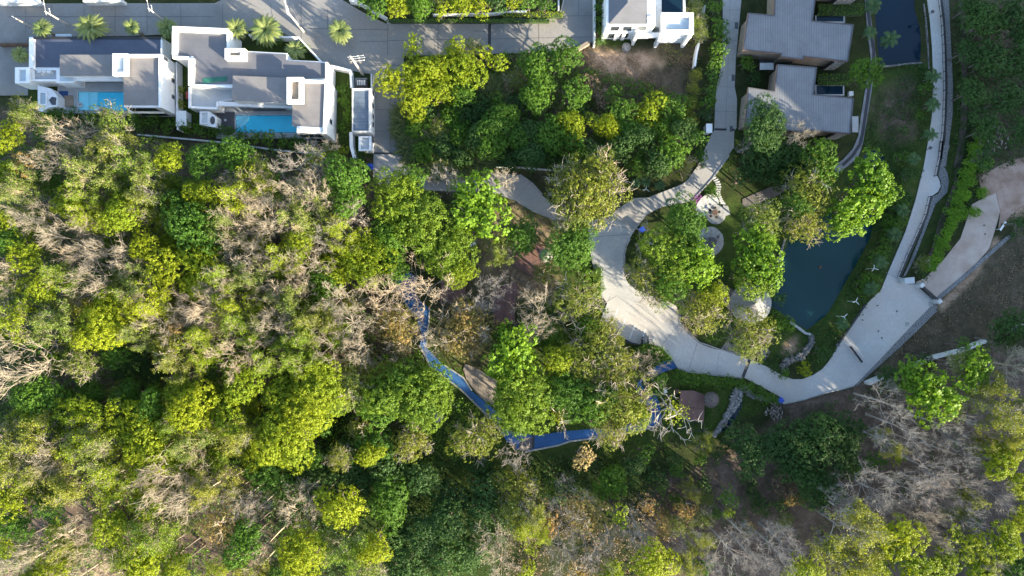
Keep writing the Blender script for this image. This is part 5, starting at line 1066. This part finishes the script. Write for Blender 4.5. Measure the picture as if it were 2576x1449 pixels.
wall('garden_wall', 'Z3', [(560,108),(985,100),(1140,88)], 0.15, 1.0, M['white_old'], 'grey wall behind the long trimmed hedge'); wall('garden_wall', 'Z3', [(1140,86),(1270,84)], 0.2, 1.1, M['white'], 'short bright wall end behind the hedge corner'); wall('garden_wall', 'Z3', [(1512,-20),(1512,75)], 0.22, 1.1, M['white_old'], 'pale wall along the hedge corner by the street end')
wall('garden_wall', 'Z3', [(1783,-40),(1783,335)], 0.28, 1.7, M['white_old'], 'pale wall along the left side of the hip-roofed house'); wall('garden_wall', 'Z4', [(115,398),(212,338)], 0.6, 0.8, M['tanwall'], 'short sand-coloured wall closing the cross street')
wall('garden_wall', 'Z4', [(1150,40),(1128,160),(1122,210)], 0.22, 1.5, M['white_old'], 'white wall half hidden in creepers by the lane'); wall('garden_wall', 'Z4', [(1100,345),(1080,430),(1066,535)], 0.3, 1.6, M['white'], 'stepped white wall at the edge of the bare ground')
wall('white_rail', 'Z3', [(700,1238),(940,1255),(1180,1258),(1400,1276),(1580,1284)], 0.14, 1.1, M['white_old'], 'long thin white rail below the overgrown lot', 'fence')
wall('boundary_wall', 'F', [(2186,966),(2222,950)], 0.5, 1.5, M['white_old'], 'short white wall end left of the broad-leaved tree'); wall('boundary_wall', 'F', [(2298,922),(2360,898),(2425,882),(2484,858)], 0.45, 1.5, M['white_old'], 'long white boundary wall crossing the brown slope'); wall('boundary_wall', 'F', [(2546,834),(2600,812)], 0.45, 1.5, M['white_old'], 'white wall end at the right edge of the slope')
def rail(v, pts, label, hgt=1.0, mat='black'):
    pw = WP(v, pts, hgt); o = thing('metal_railing', pw[0], label, 'railing'); mb = MB(); mb.ribbon(pw, 0.30, hgt-0.09, hgt); mb.ribbon(pw, 0.05, 0.12, 0.17); obj('rail', mb, M[mat], o)
    pm = MB(); d = 0
    for i in range(len(pw)-1):
        a, c = Vector(pw[i]), Vector(pw[i+1]); L = (c-a).length
        for k in range(int(L/1.6)+1):
            q = a+(c-a)*min(k*1.6/L, 1); pm.obox(q.x, q.y, 0.04, 0.04, 0, -0.1, hgt-0.09)
    obj('posts', pm, M[mat], o); return o
rail('Z6', [(838,-40),(862,130),(880,450),(886,780),(880,1000),(870,1150),(838,1390)], 'long black railing along the upper hill road edge'); rail('C4', [(876,0),(864,110),(836,250)], 'black railing ending at the rounded road bay')
rail('C4', [(795,390),(765,520),(722,620),(640,800),(572,965)], 'black railing along the lower hill road down to the sliding gate'); rail('C4', [(330,1160),(240,1290),(135,1445)], 'black railing between the hill road and the pond garden')
rail('C6', [(1672,280),(1755,390)], 'short black barrier standing across the hill road', 0.6); rail('C2', [(385,1310),(460,1335),(530,1352)], 'low black rail behind the parking bays', 0.5)
o = thing('sliding_gate', W('C4', 750, 1065), 'black sliding gate between the hill road and the red dirt lane', 'gate'); mb = MB()
for za, zb in ((0.1,0.22),(0.8,0.92),(1.5,1.66)): mb.wallseg(W('C4', 695, 1028, 0), W('C4', 800, 1120, 0), 0.16, za, zb)
obj('leaf', mb, M['black'], o); mb = MB()
for k in range(15):
    t_ = k/14; q = W('C4', 695+105*t_, 1028+92*t_, 0); mb.obox(q[0], q[1], 0.03, 0.03, 0.7, 0.22, 1.5)
obj('bars', mb, M['black'], o); mb = MB()
for x, y in ((690,1022),(812,1135)): q = W('C4', x, y, 0); mb.obox(q[0], q[1], 0.35, 0.3, 0.7, -0.1, 1.7)
obj('gatepost', mb, M['white_old'], o)
o = thing('gate_hut', W('C4', 640, 988), 'small hut with pale slab roof beside the sliding gate', 'hut'); q = W('C4', 640, 988, 2.2); mb = MB(); mb.obox(q[0], q[1], 0.62, 0.42, 0.1, 0, 2.1); obj('wall', mb, M['white_old'], o); mb = MB(); mb.obox(q[0], q[1], 0.85, 0.5, 0.1, 2.103, 2.2); obj('roof', mb, M['terrace'], o); q = W('C4', 640, 1000, 1); mb = MB(); mb.obox(q[0]+0.1, q[1]-0.33, 0.25, 0.03, 0.1, 1.0, 1.7); obj('window', mb, M['glass'], o)
o = thing('gate_hut', W('Z4', 1180, 1038), 'small white slab-roofed hut beside the lane gate', 'hut'); blk(o, 'wall', 'Z4', (1160,1006,1200,1068), 0, 2.0, M['white_old']); blk(o, 'roof', 'Z4', (1156,1000,1206,1074), 2.003, 2.12, M['white']); q = W('Z4', 1203, 1036, 1.2); mb = MB(); mb.box(q[0]-0.02, q[1]-0.4, 0.9, q[0]+0.03, q[1]+0.4, 1.7); obj('window', mb, M['glass'], o)
for i, (v, x, y) in enumerate((('C4',578,990),('C4',790,1155),('C4',622,1300))): blk(None, 'drain_grate', v, (x-16,y-16,x+16,y+16), 0.0, 0.034, M['kerb'], kind='structure')
# ------------------------------------------------------------------ poles, lamps
def pole(v, base, hgt, label, arms, r=0.13):
    x, y = W(v, *base); o = thing('utility_pole', (x, y, 0), label, 'utility pole', 'concrete utility poles along the street')
    mb = MB(); mb.tube([(x,y,-0.2),(x,y,hgt*0.5),(x,y,hgt)], [r*1.25, r*1.05, r*0.8], 8); obj('shaft', mb, M['concrete_pole'], o)
    mb = MB()
    for dz, L, a in arms: c, s_ = math.cos(a), math.sin(a); mb.tube([(x-c*L*0.2,y-s_*L*0.2,hgt-dz),(x+c*L*0.8,y+s_*L*0.8,hgt-dz+0.05)], [0.035,0.03], 5)
    obj('arm', mb, M['white_old'], o); mb = MB()
    for dz, L, a in arms:
        for t in (0.0, 0.45, 0.78): c, s_ = math.cos(a)*L*t, math.sin(a)*L*t; mb.lathe(x+c, y+s_, [(0.05,hgt-dz+0.05),(0.07,hgt-dz+0.13),(0.03,hgt-dz+0.22)], 7)
    obj('insulator', mb, M['white'], o); return o
pole('Z1', (600,222), 6.0, 'leaning-looking concrete pole above the left villa, left of the biggest palm', [(0.15,2.8,1.75),(1.3,1.2,1.7)]); pole('Z1', (1452,196), 6.0, 'concrete pole at the gap between the villas', [(0.15,2.8,1.75),(1.3,1.2,1.7)])
pole('Z2', (1035,238), 9.0, 'tall concrete pole at the pointed corner of the right villa garden', [(0.2,3.2,1.8),(0.9,2.4,1.8),(1.6,1.6,1.8)], 0.17); pole('Z1', (268,232), 3.6, 'short pale pole left of the small street palm', [(0.1,0.8,2.6)])
x, y = W('Z2', 1486, 566); o = pole('Z2', (1486,566), 9.5, 'power pole carrying transformers beside the guardhouse yard', [(0.3,2.6,0.1),(1.2,2.6,0.1),(2.4,2.2,0.1)], 0.18)
mb = MB()
for dx in (-0.75, 0.0, 0.75): mb.lathe(x+dx, y+0.32, [(0.2,5.6),(0.26,5.7),(0.26,6.6),(0.18,6.75)], 10)
obj('transformer', mb, M['slate'], o)
def lamp(v, base, head, hgt, label):
    x, y = W(v, *base); hx, hy = W(v, *head, hgt); o = thing('street_lamp', (x, y, 0), label, 'street lamp', 'black disc lamps along the hill road')
    mb = MB(); mb.tube([(x,y,-0.1),(x,y,hgt-0.1),(x*0.4+hx*0.6,y*0.4+hy*0.6,hgt),(hx,hy,hgt)], [0.05,0.045,0.04,0.035], 6); obj('post', mb, M['black'], o)
    mb = MB(); mb.lathe(hx, hy, [(0.12,hgt-0.08),(0.30,hgt-0.04),(0.30,hgt+0.02),(0.08,hgt+0.07)], 18); obj('lamp_head', mb, M['slate'], o)
lamp('Z6', (692,150), (765,101), 2.6, 'black disc lamp beside the upper pond'); lamp('Z6', (745,715), (792,694), 2.6, 'black disc lamp between two slender palms on the road edge'); lamp('Z6', (690,1310), (744,1287), 2.6, 'black disc lamp above the rounded road bay'); lamp('C6', (1540,262), (1582,268), 2.4, 'black disc lamp by the pond garden railing'); lamp('Z4', (1188,960), (1185,944), 1.8, 'black disc lamp among the lane hedge above the gate')
def tri_post(v, base, hgt, label):
    x, y = W(v, *base); o = thing('garden_post', (x, y, 0), label, 'garden post', 'white three-armed garden posts'); mb = MB(); mb.tube([(x,y,-0.1),(x,y,hgt)], [0.06,0.045], 6); obj('post', mb, M['white_old'], o)
    a0 = x*7+y*3
    for k in range(3):
        a = a0+k*2.094; mb = MB(); mb.tube([(x,y,hgt-0.05),(x+0.45*math.cos(a),y+0.45*math.sin(a),hgt+0.12),(x+0.7*math.cos(a),y+0.7*math.sin(a),hgt+0.15)], [0.05,0.055,0.02], 5); obj('arm', mb, M['white'], o)
for v, b_, l in (('C3',(1005,572),'white three-armed post nearest the broad bright pond tree'),('C3',(872,816),'white three-armed post beside the middle of the pond bank'),('C3',(745,1044),'white three-armed post beside the lower end of the pond bank'),('C3',(665,1150),'white three-armed post lowest on the pond bank'),('C2',(570,262),'white three-armed post in the verge above the curving lane'),('C1',(1436,215),'white three-armed post left of the pale-limbed olive tree')):
    tri_post(v, b_, 2.8 if v == 'C3' else 2.0, l)
# ------------------------------------------------------------------ decks, parasols, garden furniture
def deck(v, pts, label, frame, parts=None):
    cx = sum(p[0] for p in pts)/len(pts); cy = sum(p[1] for p in pts)/len(pts); o = thing('plank_deck', W(v, cx, cy), label, 'deck', 'dark red plank decks'); z = 0.9
    obj('planks', MB().prism(WP(v, pts, z), z-0.08, z), M['deck'], o); mb = MB()
    for x, y in pts: q = W(v, cx+(x-cx)*0.94, cy+(y-cy)*0.94, z); mb.obox(q[0], q[1], 0.09, 0.09, 0, -0.1, z-0.083)
    obj('posts', mb, M['wood'], o); fr = MB(); fw = WP(v, frame, 2.0)
    for i in range(len(fw)): fr.wallseg(fw[i], fw[(i+1) % len(fw)], 0.08, 1.95, 2.03); fr.obox(fw[i][0], fw[i][1], 0.05, 0.05, 0, -0.1, 1.947)
    a, b_, c, d = fw[:4]
    for k in range(1, 5):
        t = k/5; fr.wallseg((a[0]+(b_[0]-a[0])*t, a[1]+(b_[1]-a[1])*t), (d[0]+(c[0]-d[0])*t, d[1]+(c[1]-d[1])*t), 0.06, 1.97, 2.02)
    obj('steel_frame', fr, M['black'], o); return o
deck('C1', [(622,885),(700,925),(812,960),(802,1110),(618,1112)], 'dark red plank deck beside the big bare tree on the blue path', [(620,1114),(806,1114),(806,1175),(640,1175)])
deck('C1', [(1215,738),(1290,745),(1385,800),(1315,922),(1142,832)], 'rotated dark red plank deck with pale markings, next to a round umbrella', [(1140,838),(1312,928),(1280,985),(1105,900)])
deck('C1', [(1100,985),(1165,965),(1215,1000),(1190,1070),(1185,1120),(1178,1282),(1026,1290),(1012,1140),(1020,1080)], 'long dark red plank deck between the orange tree and the branchy tree', [(1040,1294),(1210,1290),(1212,1345),(1050,1350)])
deck('C1', [(1345,668),(1425,730),(1390,790),(1310,740)], 'small dark plank landing above the rotated deck', [(1300,700),(1345,668),(1330,650),(1285,690)])
d4 = deck('C6', [(468,590),(560,590),(642,620),(632,815),(452,790),(455,700)], 'dark red plank deck on the lawn with a dark thatch parasol', [(450,795),(635,820),(630,880),(445,860)])
mb = MB(); mb.wallseg(W('C6', 470, 700, 0.95), W('C6', 637, 722, 0.95), 0.1, 0.903, 0.96); obj('step', mb, M['wood'], d4)
mb = MB(); mb.prism(WP('C6', [(432,582),(466,584),(464,615),(430,610)], 0.5), 0, 0.5); obj('stairs', mb, M['wood'], d4)
def parasol(v, c, r, zt, label, mat, base=None):
    x, y = W(v, *c, zt); o = thing('thatch_parasol', (x, y, 0), label, 'parasol', 'round garden parasols'); mb = MB(); R = r*MPF/VIEWS[v][2]
    mb.lathe(x, y, [(0.05,zt-0.1),(R*0.96,zt-0.55*min(R,1.6)),(R,zt-0.5*min(R,1.6)),(R*0.55,zt-0.2*min(R,1.6)),(0.12,zt+0.05),(0.06,zt+0.15)], 28); mb.smooth = True; obj('canopy', mb, M[mat], o)
    mb = MB(); mb.tube([(x,y,-0.1),(x,y,zt-0.12)], [0.06,0.05], 7); obj('post', mb, M['wood'], o); return o
parasol('C6', (692,660), 56, 2.9, 'dark round thatch parasol beside the lawn deck', 'thatch'); parasol('C1', (1415,768), 52, 2.9, 'round pale-grey umbrella at the corner of the rotated deck', 'shell'); parasol('C1', (1722,1152), 36, 2.6, 'pale tan round parasol below the kerb hedge', 'thatch_pale'); parasol('C1', (925,1150), 52, 2.6, 'greyish parasol between the planks and grey bare trees', 'thatch_pale'); parasol('C5', (372,772), 46, 2.6, 'pale grey parasol half hidden under the big leafy crown', 'shell')
o = thing('conical_pavilion', W('C3', 120, 1052), 'round pavilion with a grey conical shingle roof by the pond', 'pavilion'); x, y = W('F', 1889, 763, 2.6); mb = MB(); mb.lathe(x, y, [(0.1,2.3),(3.3,2.3),(3.5,2.42),(3.5,2.5),(1.8,3.6),(0.1,4.7),(0.04,4.8)], 44); obj('roof', mb, M['shell'], o)
mb = MB()
for k in range(8): a = k*math.pi/4; mb.tube([(x+2.9*math.cos(a),y+2.9*math.sin(a),-0.1),(x+2.9*math.cos(a),y+2.9*math.sin(a),2.35)], [0.09,0.09], 6)
obj('posts', mb, M['wood'], o)
def chair_ring(): pass
tb = thing('garden_table', W('C2', 1074, 416) + (0.05,), 'round brown table with stools on the upper paved circle', 'table'); x, y = W('C2', 1074, 416, 0.8); obj('tabletop', MB().lathe(x, y, [(0.5,0.74),(0.52,0.79),(0.45,0.82)], 16), M['wood'], tb); obj('leg', MB().tube([(x,y,0.05),(x,y,0.74)], [0.18,0.1], 8), M['wood'], tb)
proto = None
for k, lab in enumerate(('upper','right','lower right','lower left','left')):
    a = 1.4-k*1.257; lab_ = 'dark stool on the '+lab+' side of the round brown table'
    if proto is None:
        proto = thing('stool', (x+0.85*math.cos(a), y+0.85*math.sin(a), 0.05), lab_, 'stool', 'stools round the garden table'); m = MB(); m.local = True; m.lathe(0, 0, [(0.2,0.36),(0.24,0.42),(0.2,0.46)], 12); obj('seat', m, M['tyre'], proto)
        for j in range(4):
            m = MB(); m.local = True; c, s_ = math.cos(j*1.571)*0.16, math.sin(j*1.571)*0.16; m.tube([(c*1.2,s_*1.2,0),(c,s_,0.37)], [0.025,0.025], 5); obj('leg', m, M['wood'], proto)
    else: copy_tree(proto, (x+0.85*math.cos(a), y+0.85*math.sin(a), 0.05), a, None, lab_)
tb = thing('slab_table', W('C2', 1050, 625) + (0.035,), 'grey lozenge slab table with benches on the lower paved circle', 'table'); obj('slab', MB().prism(WP('C2', [(1012,635),(1030,595),(1068,592),(1090,612),(1078,655),(1040,668)], 0.7), 0.62, 0.72), M['slate'], tb); mb = MB()
for p_ in ((1030,632),(1066,622)): q = W('C2', *p_, 0.6); mb.obox(q[0], q[1], 0.2, 0.2, 0.4, 0.03, 0.617)
obj('leg', mb, M['slate'], tb)
for p_, a in (((1000,608),1.1),((1044,682),0.2),((1096,590),0.9)): q = W('C2', *p_, 0.4); mb = MB(); mb.obox(q[0], q[1], 0.32, 0.14, a, 0.36, 0.42); mb.obox(q[0], q[1], 0.1, 0.1, a, 0.03, 0.358); obj('bench', mb, M['slate'], tb)
# blue bins
def bin_(v, x, y, label, a=0.0):
    px, py = W(v, x, y, 0.8); o = thing('blue_bin', (px, py, 0), label, 'bin', 'blue wheeled bins'); o.rotation_euler = (0,0,a); m = MB(); m.local = True; m.prism([(-0.42,-0.36),(0.42,-0.36),(0.42,0.36),(-0.42,0.36)], 0.08, 0.95); obj('body', m, M['blue_bin'], o)
    m = MB(); m.local = True; m.prism([(-0.47,-0.41),(0.47,-0.41),(0.47,0.41),(-0.47,0.41)], 0.953, 1.03); m.box(-0.3,0.41,0.9,0.3,0.47,0.97); obj('lid', m, M['blue_bin'], o)
    for sx in (-0.3, 0.3): m = MB(); m.local = True; m.tube([(sx-0.05,0.38,0.1),(sx+0.05,0.38,0.1)], [0.1,0.1], 10); obj('wheel', m, M['tyre'], o)
bin_('Z2', 1538, 1257, 'blue bin at the street side below the gate drain', 0.2); bin_('C2', 558, 538, 'blue bin in the planted point of the road fork', 0.5); bin_('C6', 1176, 660, 'blue bin at the outer bend of the hill road', 0.7)
for i, (x, y) in enumerate(((845,688),(874,678))):
    q = W('C1', x, y, 0.4); o = thing('bench_seat', (q[0], q[1], 0), ('pale bench seat, left of the pair under the round bright tree','pale bench seat, right of the pair under the round bright tree')[i], 'bench', 'pale park bench seats'); mb = MB(); mb.obox(q[0], q[1], 0.29, 0.29, 0.25, 0.38, 0.46); obj('seat', mb, M['white_old'], o)
    mb = MB(); mb.obox(q[0], q[1], 0.2, 0.2, 0.25, -0.05, 0.378); obj('base', mb, M['kerb'], o)
q = W('C6', 358, 596, 0.5); o = thing('sign_panel', (q[0], q[1], 0), 'small pale tilted panel beside the blue path', 'panel'); mb = MB(); mb.obox(q[0], q[1], 0.33, 0.33, 0.5, 0.5, 0.56); obj('board', mb, M['white_old'], o); mb = MB(); mb.tube([(q[0],q[1],-0.1),(q[0],q[1],0.5)], [0.05,0.05], 6); obj('post', mb, M['wood'], o)
q = W('C3', 550, 803, -0.7); o = thing('pond_float', (q[0], q[1], -0.75), 'small brown float in the middle of the large pond', 'float'); m = MB(); m.local = True; m.lathe(0, 0, [(0.2,-0.05),(0.3,0.05),(0.18,0.16),(0.05,0.2)], 14); obj('buoy', m, M['wood'], o)
o = thing('white_board', W('C4', 1310, 604), 'long white plank leaning beside the red lane end', 'board'); a = W('C4', 1290, 632, 0.9); c = W('C4', 1330, 572, 0.9); mb = MB(); mb.wallseg(a, c, 0.32, 0.55, 0.62); obj('plank', mb, M['white'], o); mb = MB(); mb.wallseg(W('C4', 1262, 628, 0.4), W('C4', 1292, 618, 0.4), 0.08, -0.1, 0.45); obj('prop', mb, M['white_old'], o)
for i, (x, y) in enumerate(((410,1165),(548,1207),(305,1268),(418,1346),(442,1394),(1165,598),(1172,660))):
    q = W('C4', x, y); o = thing('fallen_leaf', (q[0], q[1], 0.033), ('curled brown leaf %s the wide hill road' % ('uppermost left on','right of centre on','left of centre on','low in the middle of','lowest on')[i]) if i < 5 else ('upper' if i == 5 else 'lower')+' brown leaf on the red lane', 'leaf', 'curled brown leaves on the road'); m = MB(); m.local = True
    m.add([(-0.24,0,0),(0,0.13,0.05),(0.24,0,0.02),(0,-0.13,0.06),(0,0,0.01)], [(0,4,1),(1,4,2),(2,4,3),(3,4,0)]); obj('blade', m, M['wood'], o); m = MB(); m.local = True; m.tube([(0.22,0,0.02),(0.34,0.03,0.05)], [0.012,0.01], 4); obj('stalk', m, M['wood'], o); o.rotation_euler = (0,0,i*1.3)
# rubble walls: one object each, built stone by stone
def rubble(v, pts, w, n, label, mat='rubble', name='rubble_wall', hh=0.45):
    pw = WP(v, pts); o = thing(name, pw[0], label, 'stone wall'); rr = random.Random(n); mb = MB(); L = [math.dist(pw[i], pw[i+1]) for i in range(len(pw)-1)]; T = sum(L)
    for k in range(n):
        d = rr.random()*T; i = 0
        while i < len(L)-1 and d > L[i]: d -= L[i]; i += 1
        t = d/L[i]; ww = (w[i]*(1-t)+w[i+1]*t); ax, ay = pw[i]; bx, by = pw[i+1]; nx_, ny_ = -(by-ay)/L[i], (bx-ax)/L[i]; u = (rr.random()-.5)*ww
        x, y = ax+(bx-ax)*t+nx_*u, ay+(by-ay)*t+ny_*u; r = 0.14+0.18*rr.random(); a0 = rr.random()*6; zb = hh*rr.random()*0.6
        ri = [r*(0.75+0.5*rr.random()) for _ in range(6)]; vs = []
        for zz, f in ((-0.25, 1.0), (zb+0.1, 1.05), (zb+0.1+r*0.6, 0.55)): vs += [(x+ri[j]*f*math.cos(a0+j*1.047), y+ri[j]*f*math.sin(a0+j*1.047), zz) for j in range(6)]
        fs = [(j, (j+1) % 6, (j+1) % 6+6, j+6) for j in range(6)]+[(j+6, (j+1) % 6+6, (j+1) % 6+12, j+12) for j in range(6)]+[tuple(range(12, 18))]
        mb.add(vs, fs)
    obj('stones', mb, M[mat], o); return o
rubble('C6', [(880,570),(860,640),(835,700),(800,760),(760,830),(700,908)], [1.3,2.0,1.3,0.9,0.6,0.4], 260, 'pale rubble stone wall narrowing down beside the lawn', 'stonewall'); rubble('C6', [(880,570),(940,590),(970,625),(1060,650),(1130,660)], [1.2,1.0,0.7,0.5,0.4], 110, 'dark stone bank below the shrubs at the concrete drain')
rubble('C6', [(1385,195),(1400,230),(1360,300),(1320,345),(1240,375),(1190,395),(1210,450)], [0.6,0.6,0.9,1.2,1.0,1.2,0.8], 220, 'curved rubble edge under the pond wall'); rubble('C6', [(1050,290),(1070,330),(1040,360)], [0.9,1.3,0.9], 80, 'rough stones beside the olive tree above the road')
wall('pond_wall', 'C6', [(1245,105),(1310,150),(1355,185),(1390,192)], 0.4, 0.35, M['kerb'], 'stone retaining wall at the lower end of the large pond'); wall('pond_edging', 'C3', [(305,600),(275,700),(245,800),(215,880),(197,985)], 0.3, 0.22, M['stonewall'], 'thin pale stone edging left of the large pond', 'edging'); wall('pond_wall', 'Z6', [(320,578),(430,570),(560,552),(675,545)], 0.25, 0.2, M['rubble'], 'stone wall closing the lower end of the upper pond')
wall('brick_edging', 'C4', [(1365,672),(1330,690),(1240,770),(1130,870),(1000,985),(880,1085),(832,1130)], 0.6, 0.15, M['gravel'], 'long stone edging along the lower side of the red lane', 'edging'); wall('drain_edge', 'Z6', [(690,30),(712,200),(728,420),(735,600)], 0.18, 0.12, M['rubble'], 'stone edging between upper pond and hill road', 'edging')
# pale dead plant, fallen trunks
def dead_plant(v, x, y, r, label):
    px, py = W(v, x, y, 0.6); o = thing('dead_plant', (px, py, 0), label, 'dead plant'); rr = np.random.RandomState(9); n = 70; q = np.column_stack([rr.normal(size=(n,2))*r*0.45, 0.3+0.5*rr.rand(n)]); link('leaves', leaf_mesh('leaves', q, rr.normal(size=(n,3))*0.5+np.array([0,0,1]), 0.75, rr, rr.rand(n), 0.3), LEAF['pale'], o); mb = MB(); mb.tube([(px,py,-0.1),(px+0.2,py,0.5)], [0.15,0.1], 6); obj('stem', mb, M['twig_grey'], o)
LEAF['pale'] = foliage('withered_leaves', (0.42,0.36,0.33), (0.25,0.2,0.17), 0.1)
dead_plant('Z6', 1320, 1200, 2.2, 'withered pinkish grey leaf heap on the right slope'); dead_plant('C6', 1140, 740, 1.3, 'withered banana leaves below the blue bin at the road bend')
q = W('Z2', 0, 0); o = place_tree('g', 1747, 500, 16, 0.7, 'shrub')
for c in o.children:
    if c.name.startswith('crown'): c.material_slots[0].material = LEAF['purple']
REG[:] = [e for e in REG if e[0] is not o]; o.name = 'flowering_shrub'; tag(o, 'purple-flowering shrub beside the white terrace steps', 'shrub'); del o['group']
# ------------------------------------------------------------------ the two parked motorbikes
def motorbike(x, y, ang, body, label):
    o = thing('motorbike', (x, y, 0.028), label, 'motorbike', 'parked motorbikes'); o.rotation_euler = (0, 0, ang)
    def P(name, fn, mat, par=None): m = MB(); m.local = True; fn(m); return obj(name, m, mat, par or o)
    for wx in (-0.62, 0.62):
        def ty(m, wx=wx):
            for k in range(18):
                a, b_ = k*math.pi/9, (k+1)*math.pi/9; m.tube([(wx+0.24*math.cos(a),0,0.29+0.24*math.sin(a)),(wx+0.24*math.cos(b_),0,0.29+0.24*math.sin(b_))], [0.055,0.055], 6, cap=False)
        w = P('wheel', ty, M['tyre']); P('rim', lambda m, wx=wx: m.tube([(wx,-0.03,0.29),(wx,0.03,0.29)], [0.19,0.19], 16), M['chrome'], w)
    P('body', lambda m: (m.prism([(-0.78,-0.10),(-0.55,-0.16),(-0.1,-0.15),(0.1,-0.12),(0.1,0.12),(-0.1,0.15),(-0.55,0.16),(-0.78,0.10)], 0.42, 0.72), m.prism([(0.05,-0.16),(0.35,-0.14),(0.35,0.14),(0.05,0.16)], 0.2, 0.34), m.prism([(0.33,-0.2),(0.5,-0.17),(0.56,0),(0.5,0.17),(0.33,0.2)], 0.3, 0.86)), body)
    P('seat', lambda m: m.prism([(-0.72,-0.11),(-0.3,-0.15),(0.02,-0.09),(0.02,0.09),(-0.3,0.15),(-0.72,0.11)], 0.722, 0.80), M['tyre'])
    P('handlebar', lambda m: m.tube([(0.32,-0.36,0.98),(0.42,-0.15,1.0),(0.42,0.15,1.0),(0.32,0.36,0.98)], [0.025]*4, 6), M['black'])
    P('front_fork', lambda m: (m.tube([(0.45,-0.07,0.95),(0.62,-0.07,0.29)], [0.03,0.03], 6), m.tube([(0.45,0.07,0.95),(0.62,0.07,0.29)], [0.03,0.03], 6)), M['chrome'])
    P('front_mudguard', lambda m: m.prism([(0.42,-0.07),(0.82,-0.06),(0.82,0.06),(0.42,0.07)], 0.56, 0.61), body); P('headlight', lambda m: m.lathe(0.5, 0, [(0.09,0.88),(0.1,0.95),(0.05,1.0)], 10), M['white']); P('tail_light', lambda m: m.box(-0.84,-0.07,0.6,-0.785,0.07,0.68), M['red'])
    for s_ in (-1, 1): P('mirror', lambda m: (m.tube([(0.38,s_*0.25,1.0),(0.33,s_*0.34,1.15)], [0.012,0.012], 5), m.lathe(0.33, s_*0.34, [(0.05,1.13),(0.06,1.16),(0.04,1.19)], 8)), M['black'])
    return o
for (x, y), b_, l in (((555,1330),M['paint_black'],'black motorbike, left of the two in the parking bays'),((597,1326),M['paint_silver'],'grey motorbike with pale front, right of the two in the parking bays')):
    q = W('C2', x, y); motorbike(q[0], q[1], math.radians(80), b_, l)
# ------------------------------------------------------------------ a label for every plant: its look and the nearest landmark
SIDE = lambda dx, dy: ('right of' if dx > 0 else 'left of') if abs(dx) > 1.9*abs(dy) else (('below' if dy > 0 else 'above') if abs(dy) > 1.9*abs(dx) else ('below ' if dy > 0 else 'above ')+('right of' if dx > 0 else 'left of'))
from collections import defaultdict
bins = defaultdict(list)
for o, look, cat, fx, fy, group in REG:
    nm, lx, ly = min(LANDMARKS, key=lambda l: math.hypot(fx-l[1], fy-l[2]))
    bins[(look, SIDE(fx-lx, fy-ly).replace('below right of','lower right of').replace('below left of','lower left of').replace('above right of','upper right of').replace('above left of','upper left of'), nm)].append((math.hypot(fx-lx, fy-ly), o))
def ordinal(i):
    w = ['nearest', 'second nearest', 'third nearest', 'fourth nearest', 'fifth nearest', 'sixth nearest', 'seventh nearest', 'eighth nearest', 'ninth nearest', 'tenth nearest']
    return w[i] if i < 10 else '%dth nearest' % (i+1)
for (look, side, nm), l in bins.items():
    l.sort(key=lambda e: e[0])
    for i, (d, o) in enumerate(l):
        a, b_ = look.rsplit(' ', 1)
        o['label'] = ((ordinal(i)+' ' if len(l) > 1 else '')+look+' '+side+' '+nm)
